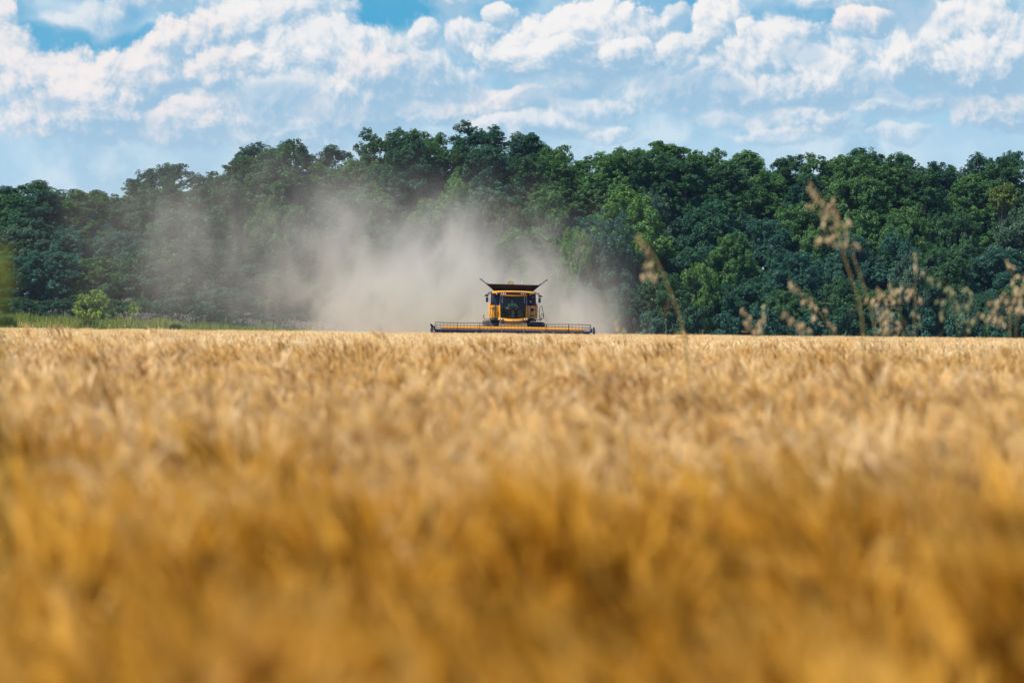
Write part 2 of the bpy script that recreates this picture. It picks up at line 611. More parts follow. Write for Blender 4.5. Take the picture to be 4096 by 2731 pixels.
def build_barley():
    near = plant_mat('ripe_barley_near_shaded', [(0.14, 0.044, 0.003), (0.42, 0.172, 0.010), (0.68, 0.355, 0.045), (0.88, 0.59, 0.18)], 0.38, 0.5, 0.22)  # same crop, colour darkened for the shaded depth seen between near stalks
    mid = plant_mat('ripe_barley_half_shaded', [(0.22, 0.082, 0.012), (0.57, 0.30, 0.068), (0.82, 0.54, 0.20), (0.93, 0.75, 0.44)], 0.38, 0.3, 0.25)  # less of that shade in the colour, farther from the camera
    far = plant_mat('ripe_barley_far_sunlit', [(0.32, 0.135, 0.030), (0.67, 0.395, 0.11), (0.87, 0.63, 0.27), (0.94, 0.79, 0.48)], 0.38, 0.2, 0.4)  # palest copy: the look of sunlit tops put into the colour
    coll = bpy.data.collections.new('barley_clumps')       # instanced by the crop only, not in the scene itself
    r = np.random.RandomState(11)
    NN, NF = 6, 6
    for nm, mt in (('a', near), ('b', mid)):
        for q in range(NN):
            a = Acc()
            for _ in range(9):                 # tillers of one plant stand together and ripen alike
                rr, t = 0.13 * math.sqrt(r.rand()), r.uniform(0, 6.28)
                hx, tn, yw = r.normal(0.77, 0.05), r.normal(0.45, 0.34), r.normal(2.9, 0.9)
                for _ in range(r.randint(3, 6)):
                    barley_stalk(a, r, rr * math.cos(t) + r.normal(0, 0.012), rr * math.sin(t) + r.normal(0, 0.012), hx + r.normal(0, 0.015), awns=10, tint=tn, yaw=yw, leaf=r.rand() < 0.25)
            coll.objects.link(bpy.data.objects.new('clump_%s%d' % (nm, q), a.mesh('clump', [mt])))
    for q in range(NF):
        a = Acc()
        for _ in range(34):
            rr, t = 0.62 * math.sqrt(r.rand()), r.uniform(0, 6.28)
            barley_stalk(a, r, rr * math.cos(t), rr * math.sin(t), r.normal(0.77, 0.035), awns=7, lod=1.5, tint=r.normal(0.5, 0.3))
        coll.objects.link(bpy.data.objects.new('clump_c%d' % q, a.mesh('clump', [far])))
    # where clumps stand: dense near the camera, sparser far off (seen at a grazing angle)
    P, VA, SC = [], [], []

    def scatter(y0, y1, dens, far, margin):
        y = y0
        step = 4.0 if y0 < 40 else 10.0
        while y < y1:
            yb = min(y + step, y1)
            hw = yb * 0.137 + margin
            n = int(dens * 2 * hw * (yb - y))
            xs = r.uniform(-hw, hw, n)
            yy = r.uniform(y, yb, n)
            keep = yy < crop_edge(xs)
            # swath already cut behind the header
            keep &= ~((np.abs(xs - 0.15) < 6.1) & (yy > 280.6))
            xs, yy = xs[keep], yy[keep]
            P.append(np.stack([xs, yy, ground_h(xs, yy)], -1))
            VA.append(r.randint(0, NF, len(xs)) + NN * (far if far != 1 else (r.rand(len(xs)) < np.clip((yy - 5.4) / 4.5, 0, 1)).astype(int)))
            SC.append(0.935 + (yy < 18) * 0.045 * np.sin(xs * 6.1 + 2.0 * np.sin(yy * 1.7)) * np.sin(yy * 3.3 + xs * 1.3) + 0.02 * np.sin(xs * 0.9 + yy * 0.33) + 0.02 * np.sin(xs * 0.23 - yy * 0.11) + r.normal(0, 0.02 if far == 2 else 0.045, len(xs)) + 0.09 * ((np.abs(xs) < 8) & (yy > 262)) + 0.16 * (yy > 16) * (r.rand(len(xs)) < 0.035) * ((np.abs(xs) > 8) | (yy < 200)) * ((np.abs(xs) > 8) | (yy < 150)))
            y = yb
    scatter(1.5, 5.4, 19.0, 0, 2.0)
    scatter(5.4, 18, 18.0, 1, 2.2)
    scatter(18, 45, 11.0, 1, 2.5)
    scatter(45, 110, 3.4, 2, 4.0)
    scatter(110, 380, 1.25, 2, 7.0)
    P, VA, SC = np.concatenate(P), np.concatenate(VA), np.concatenate(SC)
    print('barley clumps', len(P))
    me = bpy.data.meshes.new('barley_crop')
    me.vertices.add(len(P))
    me.vertices.foreach_set('co', P.astype(np.float32).ravel())
    for nm, ty, ar in (('variant', 'INT', VA), ('scl', 'FLOAT', SC), ('spin', 'FLOAT', r.normal(0, 0.9, len(P)))):
        at_ = me.attributes.new(nm, ty, 'POINT')
        at_.data.foreach_set('value', ar.astype(np.int32 if ty == 'INT' else np.float32))
    me.update()
    o = tag(link('barley_crop', me), 'ripe golden barley standing across the whole field', 'crop', kind='stuff')
    ng = bpy.data.node_groups.new('scatter_barley', 'GeometryNodeTree')
    ng.interface.new_socket('Geometry', in_out='INPUT', socket_type='NodeSocketGeometry')
    ng.interface.new_socket('Geometry', in_out='OUTPUT', socket_type='NodeSocketGeometry')
    N = ng.nodes.new
    gi, go = N('NodeGroupInput'), N('NodeGroupOutput')
    ci = N('GeometryNodeCollectionInfo')
    ci.inputs['Collection'].default_value = coll
    ci.inputs['Separate Children'].default_value = True
    ci.inputs['Reset Children'].default_value = True
    iop = N('GeometryNodeInstanceOnPoints')
    iop.inputs['Pick Instance'].default_value = True

    def na(nm, ty):
        nd = N('GeometryNodeInputNamedAttribute')
        nd.data_type = ty
        nd.inputs['Name'].default_value = nm
        return nd.outputs['Attribute']
    cx = N('ShaderNodeCombineXYZ')
    L = ng.links.new
    L(na('spin', 'FLOAT'), cx.inputs[2])
    L(gi.outputs[0], iop.inputs['Points'])
    L(ci.outputs[0], iop.inputs['Instance'])
    L(na('variant', 'INT'), iop.inputs['Instance Index'])
    L(cx.outputs[0], iop.inputs['Rotation'])
    L(na('scl', 'FLOAT'), iop.inputs['Scale'])
    L(iop.outputs[0], go.inputs[0])
    md = o.modifiers.new('scatter', 'NODES')
    md.node_group = ng


build_barley()
# ------------------------------------------------------------------ the wood
def leaf_mat():
    mt, g = new_mat('oak_foliage')
    at_ = g.n('ShaderNodeAttribute', attribute_name='tint')
    oi = g.n('ShaderNodeObjectInfo')
    hs = g.n('ShaderNodeHueSaturation')
    g.put(hs.inputs['Color'], oi.outputs['Color'])
    g.put(hs.inputs['Value'], g.m('ADD', 0.70, g.m('MULTIPLY', at_.outputs['Fac'], 0.62)))
    g.put(hs.inputs['Hue'], g.m('ADD', 0.514, g.m('MULTIPLY', at_.outputs['Fac'], -0.03)))
    df = g.n('ShaderNodeBsdfDiffuse')
    g.put(df.inputs[0], hs.outputs[0])
    tr = g.n('ShaderNodeBsdfTranslucent')
    g.put(tr.inputs[0], g.mix(1.0, hs.outputs[0], (1.25, 1.15, 0.55, 1), 'MULTIPLY'))
    gl = g.n('ShaderNodeBsdfGlossy')
    gl.inputs[0].default_value = (0.85, 0.92, 1.0, 1)
    gl.inputs['Roughness'].default_value = 0.42
    m1, m2 = g.n('ShaderNodeMixShader'), g.n('ShaderNodeMixShader')
    m1.inputs[0].default_value = 0.25
    g.put(m1.inputs[1], df.outputs[0])
    g.put(m1.inputs[2], tr.outputs[0])
    m2.inputs[0].default_value = 0.014
    g.put(m2.inputs[1], m1.outputs[0])
    g.put(m2.inputs[2], gl.outputs[0])
    o = g.n('ShaderNodeOutputMaterial')
    g.put(o.inputs[0], m2.outputs[0])
    return mt


LEAF = leaf_mat()
BARK = paint('bark', (0.085, 0.065, 0.05), 0.9, dirt=(0.16, 0.14, 0.11), dirt_amt=0.7, scale=2.0)


def unit(v):
    return v / (np.linalg.norm(v, axis=-1, keepdims=True) + 1e-9)


def make_tree_meshes(seed, H, W, crown0, n_lobes, cards, leaf, openness=0.0, limb_r=0.22):
    """unit tree: trunk with limbs, and a crown of leaf sprays gathered into lobes. H height, W crown width,
    crown0 = height where the crown starts"""
    r = np.random.RandomState(seed)
    cz = (H + crown0) / 2
    az, ax = (H - crown0) / 2, W / 2
    # lobes sit near the surface of an uneven ellipsoid, a few inside
    d = unit(r.normal(size=(n_lobes, 3)) + [0, 0, 0.10])
    bump = 1 + 0.16 * np.sin(d[:, 0] * 3.1 + seed) * np.cos(d[:, 1] * 2.7 + seed * 2) + 0.12 * np.sin(d[:, 2] * 5 + seed)
    rad = np.where(r.rand(n_lobes) < 0.24, r.uniform(0.25, 0.6, n_lobes), r.uniform(0.74, 0.98, n_lobes)) * bump
    cen = d * rad[:, None] * [ax, ax, az] + [0, 0, cz]
    cen[:, 2] = np.maximum(cen[:, 2], crown0 * 0.6)
    lr = r.uniform(0.085, 0.165, n_lobes) * W * (1 - 0.25 * openness)
    V, T = [], []
    for c, q in zip(cen, lr):
        # each lobe: several sprays
        k = 13
        sd_ = unit(r.normal(size=(k, 3)) + [0, 0, 0.35])
        sc = c + sd_ * q * r.uniform(0.45, 0.95, (k, 1)) * [1, 1, 0.95]
        sr = q * r.uniform(0.20, 0.40, k)
        lt = np.clip(r.normal(0.5, 0.16), 0, 1)
        n = max(4, int(cards * (q / (0.11 * W)) ** 2 / k))
        for s, e in zip(sc, sr):
            p = unit(r.normal(size=(n, 3)) + [0, 0, 0.25]) * (e * r.uniform(0.35, 1.0, (n, 1)) ** 0.6)
            nr = unit(p / e * 0.55 + unit(s - [0, 0, cz * 0.8]) * 0.35 + r.normal(size=(n, 3)) * 0.55 + [0, 0, 0.45])
            u = unit(np.cross(nr, r.normal(size=(n, 3))))
            w = np.cross(nr, u)
            sz = leaf * r.uniform(0.6, 1.3, (n, 1))
            ctr = s + p
            quad = np.stack([ctr - u * sz, ctr - w * sz * 0.55 + nr * sz * 0.12, ctr + u * sz, ctr + w * sz * 0.55 + nr * sz * 0.12], 1)
            V.append(quad.reshape(-1, 3))
            T.append(np.repeat(np.clip(lt + r.normal(0, 0.2, n), 0, 1), 4))
    V = np.concatenate(V)
    zt = np.percentile(V[:, 2], 99.6)          # the crown tops out at H
    V[:, 2] = np.where(V[:, 2] > crown0, crown0 + (V[:, 2] - crown0) * (H - crown0) / (zt - crown0), V[:, 2])
    T = np.concatenate(T)
    F = np.arange(len(V)).reshape(-1, 4)
    crown = np_mesh('crown', V, F, [LEAF], {'tint': T})
    # trunk and limbs
    a = Acc()
    z = np.linspace(0, 1, 7)
    top = crown0 + (H - crown0) * 0.55
    tr_ = np.stack([0.25 * np.sin(z * 3 + seed), 0.2 * np.sin(z * 4 + 1), z * top], -1) * [z[-1], 1, 1]
    tr_[0, :2] = 0
    v, f = tube_np(tr_, np.array([1.45, 1.0, .9, .8, .65, .5, .3]) * limb_r, 8)
    a.add(v, f, 0.5)
    order = np.argsort(-lr)[: min(22, n_lobes)]
    for i in order:
        h0 = np.clip(cen[i, 2] - r.uniform(0.15, 0.35) * H, crown0 * 0.55, top)
        p0 = np.array([np.interp(h0, tr_[:, 2], tr_[:, 0]), np.interp(h0, tr_[:, 2], tr_[:, 1]), h0])
        mid = (p0 + cen[i]) / 2 + r.normal(0, 0.05 * W, 3) + [0, 0, 0.03 * H]
        q = np.linspace(0, 1, 6)[:, None]
        pth = (1 - q) ** 2 * p0 + 2 * q * (1 - q) * mid + q ** 2 * cen[i]
        v, f = tube_np(pth, np.linspace(0.42, 0.10, 6) * limb_r, 5)
        a.add(v, f, 0.5)
    return crown, a.mesh('trunk', [BARK])


def wood():
    protos = {
        # kind: list of (crown, trunk), built height, built width
        'tall': ([make_tree_meshes(s, 20, 7.2, 4.5, 215, 420, 0.105, 0.1) for s in (1, 2, 3)], 20, 7.2),
        'airy': ([make_tree_meshes(s, 20, 7.2, 6, 185, 360, 0.105, 0.25) for s in (11, 12)], 20, 7.2),
        'broad': ([make_tree_meshes(s, 14, 9, 2.0, 130, 540, 0.115, 0.0) for s in (21, 22, 23)], 14, 9),
        'low': ([make_tree_meshes(s, 8, 7, 0.6, 95, 400, 0.10, 0.0, 0.14) for s in (31, 32)], 8, 7),
        'high': ([make_tree_meshes(51, 20, 4.2, 15.8, 75, 300, 0.10, 0.0, 0.16)], 20, 4.2),
        'shrub': ([make_tree_meshes(s, 3.2, 3.6, 0.15, 44, 150, 0.10, 0.0, 0.05) for s in (41, 42)], 3.2, 3.6),
    }
    T = {   # foliage colours of single trees
        'dark green': (0.042, 0.106, 0.036), 'deep green': (0.031, 0.090, 0.046), 'mid green': (0.062, 0.142, 0.036),
        'bright green': (0.088, 0.185, 0.036), 'blue green': (0.038, 0.110, 0.070), 'grey green': (0.062, 0.118, 0.068),
        'yellow green': (0.17, 0.25, 0.03), 'gold green': (0.12, 0.165, 0.03), 'olive green': (0.088, 0.108, 0.032)}
    r = np.random.RandomState(5)
    count = {}

    def tree(kind, px, py_top, Y, wpx, tone, label, cat='tree', name=None, group=None):
        """px, py_top: crown middle and top in 2352-wide photo pixels; Y distance in metres; wpx crown width"""
        ms, H0, W0 = protos[kind]
        k = 1.7415
        top = at(px * k, py_top * k, Y)
        zg = float(ground_h(top.x, Y))
        Ht = top.z - zg
        Wt = wpx * k * Y / FPX
        c_me, t_me = ms[count.get(kind, 0) % len(ms)]
        count[kind] = count.get(kind, 0) + 1
        nm = name or {'tall': 'oak_tree', 'high': 'maple_tree', 'airy': 'oak_tree', 'broad': 'oak_tree', 'low': 'field_maple', 'shrub': 'shrub'}[kind]
        e = empty(nm, (top.x, Y, zg - 0.05), r.uniform(0, 6.28))
        tag(e, label, cat, group)
        e.scale = (Wt / W0, Wt / W0, Ht / H0 * 1.02)
        cr = link('crown', c_me, e)
        tk = link('trunk', t_me, e)
        col = np.array(T[tone]) * r.uniform(0.88, 1.12)
        cr.color = (*col, 1)
        return e

    # names of places along the wood, from left to right (2352-wide photo pixels)
    def place(x):
        for lim, s in ((45, 'at the far left edge of the photo'), (135, 'beside the left edge of the photo'), (215, 'above the yellow green bush'),
                       (290, 'right of the yellow green bush'), (360, 'above the flowering weeds on the bank'),
                       (440, 'above the dark bank tuft'), (520, 'where the thin dust trail begins'), (610, 'behind the thin left half of the dust'),
                       (700, 'above the right end of the grass bank'), (790, 'behind the middle of the dust trail'), (880, 'left of the thick dust'),
                       (985, 'above the left end of the header'), (1075, 'above the left reel half'), (1140, 'just left of the harvester cab'),
                       (1220, 'straight above the harvester'), (1300, 'above the right reel half'), (1385, 'above the right end of the header'),
                       (1470, 'left of the leaning oat stalk'), (1550, 'behind the leaning oat stalk'), (1640, 'right of the leaning oat stalk'),
                       (1730, 'above the short oat heads'), (1815, 'left of the tall twin oat stalks'), (1905, 'behind the tall twin oat heads'),
                       (1990, 'right of the tall twin oat heads'), (2070, 'above the spreading oat tuft'), (2150, 'behind the thin upright oat'),
                       (2230, 'above the drooping green oat'), (2300, 'near the right edge of the photo'), (9999, 'at the far right edge of the photo')):
            if x < lim:
                return s

    G = 'trees of the wood behind the field'
    # --- skyline row
    sky_row = [(20, 431, 100), (86, 417, 125), (190, 438, 115), (262, 445, 90), (318, 418, 80), (388, 378, 125), (497, 398, 95), (585, 333, 105), (662, 325, 105),
               (765, 339, 115), (872, 306, 95), (932, 302, 85), (988, 311, 85), (1097, 290, 125), (1208, 311, 110), (1278, 338, 95),
               (1350, 356, 95), (1442, 344, 95), (1535, 331, 130), (1635, 346, 105), (1722, 351, 105), (1812, 360, 100), (1888, 359, 90),
               (1975, 345, 125), (2062, 358, 100), (2138, 377, 90), (2198, 386, 80), (2252, 357, 85), (2322, 352, 85)]
    tones = ['deep green', 'dark green', 'mid green', 'dark green', 'mid green', 'deep green', 'dark green', 'deep green', 'deep green', 'deep green',
             'dark green', 'dark green', 'mid green', 'deep green', 'deep green', 'mid green', 'mid green', 'mid green', 'mid green',
             'mid green', 'mid green', 'dark green', 'mid green', 'dark green', 'dark green', 'deep green', 'dark green', 'deep green', 'deep green']
    for i, (x, y, w) in enumerate(sky_row):
        airy = i in (1, 5, 7, 8, 9, 23, 27, 28)
        tree('airy' if airy else 'tall', x, y + 6, 436 + r.uniform(-3, 5), w * (1.25 if airy else 1.4), tones[i],
             ' '.join([tones[i], 'thin-crowned oak' if airy else 'oak', 'on the skyline', place(x)]), group=G)
    xs, ys = np.array([q[0] for q in sky_row]), np.array([q[1] for q in sky_row])
    used = set()

    def row(n, frac, Y, w, kind, what, toneset, ph):
        for i in range(n):
            x = -30 + (i + ph) * (2412 / n) + r.uniform(-22, 22)
            s = np.interp(x, xs, ys)
            y = s + (752 - s) * (frac + r.uniform(-0.055, 0.055))
            tone = toneset[r.randint(len(toneset))]
            lb = '%s %s %s' % (tone, what, place(x))
            if lb in used:
                tone = [t for t in ('mid green', 'dark green', 'deep green', 'blue green', 'grey green', 'olive green') if '%s %s %s' % (t, what, place(x)) not in used][0]
                lb = '%s %s %s' % (tone, what, place(x))
            used.add(lb)
            tree(kind, x, y, Y + r.uniform(-2.5, 2.5), w * r.uniform(0.85, 1.2), tone, lb, group=G)
    row(26, 0.085, 428, 150, 'tall', 'oak just under the treetops', ['mid green', 'dark green', 'dark green', 'mid green', 'deep green'], 0.3)
    row(20, 0.32, 417, 158, 'broad', 'oak halfway up the wood', ['dark green', 'mid green', 'blue green', 'grey green', 'deep green'], 0.6)
    row(20, 0.53, 408, 150, 'broad', 'oak in the lower wood', ['dark green', 'blue green', 'deep green', 'blue green', 'mid green'], 0.25)
    row(24, 0.76, 401, 120, 'low', 'edge maple', ['deep green', 'dark green', 'blue green', 'deep green', 'dark green'], 0.5)
    # --- trees that stand out
    tree('broad', 1455, 445, 411, 185, 'bright green', 'big bright green oak above the tip of the single leaning oat stalk', group=G)
    tree('broad', 1405, 500, 404, 115, 'blue green', 'round blue green tree left of the single leaning oat stalk', group=G)
    tree('broad', 1325, 535, 403, 85, 'bright green', 'small bright green tree right of the dust, above the right reel end', group=G)
    tree('broad', 1060, 415, 420, 120, 'bright green', 'bright green tree sloping down to the right above the harvester', group=G)
    tree('broad', 1170, 470, 413, 100, 'olive green', 'olive green tree at the top right of the dust cloud', group=G)
    tree('high', 2305, 428, 422, 62, 'gold green', 'small yellow green tree high at the right edge', group=G)
    tree('low', 1610, 610, 400, 90, 'bright green', 'leafy bright green tree right of the single leaning stalk', group=G)
    tree('low', 2090, 590, 399, 85, 'grey green', 'pale grey green tree behind the thin upright oat', group=G)
    # --- shrubs along the field edge
    S = 'shrubs along the edge of the wood'
    tree('shrub', 213, 668, 383, 80, 'yellow green', 'bright yellow green bush on the grass bank', 'shrub', group=S)
    tree('shrub', 262, 690, 391, 60, 'dark green', 'dark bush right beside the bright yellow green bush', 'shrub', group=S)
    tree('shrub', 311, 694, 390, 34, 'yellow green', 'small bush with yellowed leaves on the grass bank', 'shrub', group=S)
    for x, w in ((60, 70), (130, 80), (380, 85), (455, 75), (540, 80), (620, 85), (700, 80), (780, 90)):
        tree('shrub', x, 688 + x * 0.035 + r.uniform(-12, 12), 391 + r.uniform(-2, 3), w, 'deep green', 'dark edge bush ' + place(x), 'shrub', group=S)
    for x, w in ((870, 80), (960, 85), (1060, 90), (1160, 85), (1260, 90), (1350, 85), (1430, 70), (1500, 80), (1585, 85), (1670, 80), (1760, 85), (1850, 80), (1940, 90), (2030, 80), (2120, 85), (2210, 80), (2290, 80), (2345, 70)):
        tree('shrub', x, 712 + r.uniform(-14, 10), 392 + r.uniform(-2, 3), w, ['deep green', 'blue green'][r.randint(2)], 'dark edge bush ' + place(x), 'shrub', group=S)


wood()


# ------------------------------------------------------------------ grass bank on the left
def grass_bank():
    r = np.random.RandomState(21)
    green = plant_mat('bank_grass', [(0.045, 0.085, 0.020), (0.11, 0.165, 0.032), (0.24, 0.25, 0.06), (0.46, 0.37, 0.16)], 0.3, 0.25)
    a = Acc()
    n = 52000
    x = r.uniform(-75, 6, n)
    y = r.uniform(331, 393, n)
    y = np.maximum(y, crop_edge(x) + 1.0 + r.uniform(0, 3, n))
    hgt = r.uniform(0.4, 1.05, n) * (0.72 + 0.25 * np.sin(x * 0.5 + y * 0.2) + 0.2 * np.sin(x * 1.3 + 2))
    z = ground_h(x, y)
    ya = r.uniform(0, 2 * np.pi, n)
    bend = r.uniform(0.05, 0.4, n) * hgt
    w = r.uniform(0.012, 0.03, n)
    u = np.stack([np.cos(ya), np.sin(ya), 0 * ya], -1)
    s_ = np.stack([-np.sin(ya), np.cos(ya), 0 * ya], -1)
    b = np.stack([x, y, z], -1)
    mid = b + u * (bend * 0.35)[:, None] + np.outer(hgt * 0.6, [0, 0, 1])
    tip = b + u * bend[:, None] + np.outer(hgt, [0, 0, 1])
    V = np.stack([b - s_ * w[:, None], b + s_ * w[:, None], mid + s_ * w[:, None] * 0.8, mid - s_ * w[:, None] * 0.8, mid + s_ * w[:, None] * 0.8, mid - s_ * w[:, None] * 0.8, tip - s_ * 0.003, tip + s_ * 0.003], 1).reshape(-1, 3)
    i = np.arange(n)[:, None] * 8
    F = np.concatenate([i + [0, 1, 2, 3], i + [5, 4, 7, 6]])
    tn = np.clip(r.normal(0.34, 0.25, n) + 0.25 * np.sin(x * 0.35 + 1) * np.sin(y * 0.12), 0, 1)
    me = np_mesh('bank_grass', V, F, [green], {'tint': np.repeat(tn, 8)})
    tag(link('bank_grass', me), 'tall mixed grass on the bank between crop and wood', 'grass', kind='stuff')
    # dark green rank tufts
    rank = plant_mat('rank_weeds', [(0.025, 0.055, 0.02), (0.04, 0.08, 0.025), (0.06, 0.11, 0.03)], 0.25)
    for (px, Y, wd, ht, lb) in ((403, 352, 0.95, 1.0, 'dark green tuft of rank weeds at the crop edge'),
                                (205, 356, 1.5, 0.95, 'wide patch of fresh green weeds on the bank, left'),
                                (15, 352, 1.2, 1.35, 'rank green weeds at the far left edge')):
        a = Acc()
        p = at(px * 1.7415, 1320, Y)
        for _ in range(700):
            xx, yy = np.clip(r.normal(0, wd * 0.4), -wd * .75, wd * .75), np.clip(r.normal(0, wd * 0.25), -wd * .45, wd * .45)
            h = ht * r.uniform(0.55, 1.1) * math.exp(-(xx / wd) ** 2)
            ya = r.uniform(0, 6.28)
            d = np.array([math.cos(ya), math.sin(ya), 0])
            q = np.linspace(0, 1, 4)
            pth = np.array([xx, yy, 0]) + np.outer(q ** 2 * h * 0.35, d) + np.outer(q * h, [0, 0, 1])
            v, f = ribbon(pth, np.array([0.018, 0.03, 0.022, 0.003]), np.cross(d, [0, 0, 1]))
            a.add(v, f, r.rand())
        o = link('weed_tuft', a.mesh('weed_tuft', [rank]), loc=(p.x, Y, float(ground_h(p.x, Y))))
        tag(o, lb, 'weeds')
    # pale seeding weeds
    pale = plant_mat('seed_fluff', [(0.42, 0.36, 0.33), (0.55, 0.49, 0.46), (0.66, 0.60, 0.58)], 0.3)
    a = Acc()
    for cx_, cw, nn in ((-44, 6, 40), (-36.5, 2.5, 110), (-32, 2.0, 60), (-26, 3, 70), (-20.5, 2.6, 190), (-17.6, 1.6, 60), (-7, 3.5, 110), (-2, 3, 50)):
        for _ in range(int(nn * 0.55)):
            xx, yy = r.normal(cx_, cw * 0.5), r.uniform(368, 388)
            zz = float(ground_h(xx, yy))
            h = r.uniform(0.75, 1.35)
            v, f = tube_np(np.array([[xx, yy, zz], [xx + 0.02, yy, zz + h * 0.5], [xx, yy, zz + h]]), [0.006, 0.005, 0.004], 3)
            a.add(v, f, 0.0)
            for _ in range(7):
                c = np.array([xx, yy, zz + h]) + r.normal(0, 1, 3) * [0.13, 0.1, 0.06]
                e = r.uniform(0.02, 0.045)
                q = unit(r.normal(size=(6, 3)))
                for w_ in q:
                    u_ = unit(np.cross(w_, [0.3, 0.2, 0.9]))
                    pp = np.stack([c - u_ * e, c + w_ * e, c + u_ * e, c - w_ * e])
                    a.add(pp, np.array([[0, 1, 2, 3]]), r.rand())
    tag(link('seeding_weeds', a.mesh('seeding_weeds', [pale])), 'pale fluffy seed heads of weeds along the grass bank', 'weeds', kind='stuff')


grass_bank()
# ------------------------------------------------------------------ the combine harvester (x right, front faces -y, z up; metres)
def glass_mat():
    mt, g = new_mat('cab_glass')
    tr = g.n('ShaderNodeBsdfTransparent')
    tr.inputs[0].default_value = (0.74, 0.76, 0.66, 1)
    gl = g.n('ShaderNodeBsdfGlossy')
    gl.inputs[0].default_value = (0.55, 0.55, 0.50, 1)
    gl.inputs['Roughness'].default_value = 0.05
    fr = g.n('ShaderNodeFresnel')
    fr.inputs[0].default_value = 1.45
    ms = g.n('ShaderNodeMixShader')
    g.put(ms.inputs[0], fr.outputs[0])
    g.put(ms.inputs[1], tr.outputs[0])
    g.put(ms.inputs[2], gl.outputs[0])
    o = g.n('ShaderNodeOutputMaterial')
    g.put(o.inputs[0], ms.outputs[0])
    return mt


CY = 284.0
YEL = paint('harvester_yellow', (0.78, 0.335, 0.004), 0.32, dirt=(0.50, 0.28, 0.06), dirt_amt=0.12, scale=1.6, coat=0.3)
NAVY = paint('navy_panel', (0.014, 0.020, 0.048), 0.35, dirt=(0.08, 0.07, 0.07), dirt_amt=0.2, scale=1.4, spec=0.25)
DARK = paint('black_steel', (0.012, 0.014, 0.020), 0.5, dirt=(0.10, 0.07, 0.045), dirt_amt=0.25, spec=0.2)
RUST = paint('worn_tank_steel', (0.012, 0.007, 0.006), 0.6, dirt=(0.05, 0.022, 0.009), dirt_amt=0.4, scale=0.9, spec=0.08)
RUBBER = paint('dusty_rubber', (0.030, 0.028, 0.025), 0.85, dirt=(0.26, 0.19, 0.11), dirt_amt=0.8, scale=1.6)
DUSTY = paint('dusty_feeder', (0.11, 0.065, 0.025), 0.7, dirt=(0.24, 0.15, 0.06), dirt_amt=0.7)
STEEL = paint('bare_steel', (0.42, 0.43, 0.45), 0.35, 0.6, dirt_amt=0.2)
LAMP = paint('lamp_lens', (0.78, 0.80, 0.80), 0.12, dirt_amt=0.05)
ORANGE = paint('orange_lens', (0.75, 0.10, 0.015), 0.2, dirt_amt=0.05)
INTER = paint('cab_trim', (0.035, 0.040, 0.034), 0.7, dirt=(0.07, 0.07, 0.05), dirt_amt=0.4)
GREYTR = paint('grey_trim', (0.16, 0.15, 0.14), 0.5)
REDM = paint('red_decal', (0.62, 0.06, 0.07), 0.4, dirt_amt=0.05)
WHITEP = paint('white_decal', (0.78, 0.77, 0.76), 0.4, dirt_amt=0.08)
TAN = paint('chaffy_auger', (0.40, 0.27, 0.11), 0.7, dirt=(0.08, 0.08, 0.07), dirt_amt=0.6, scale=4)
GLASS = glass_mat()


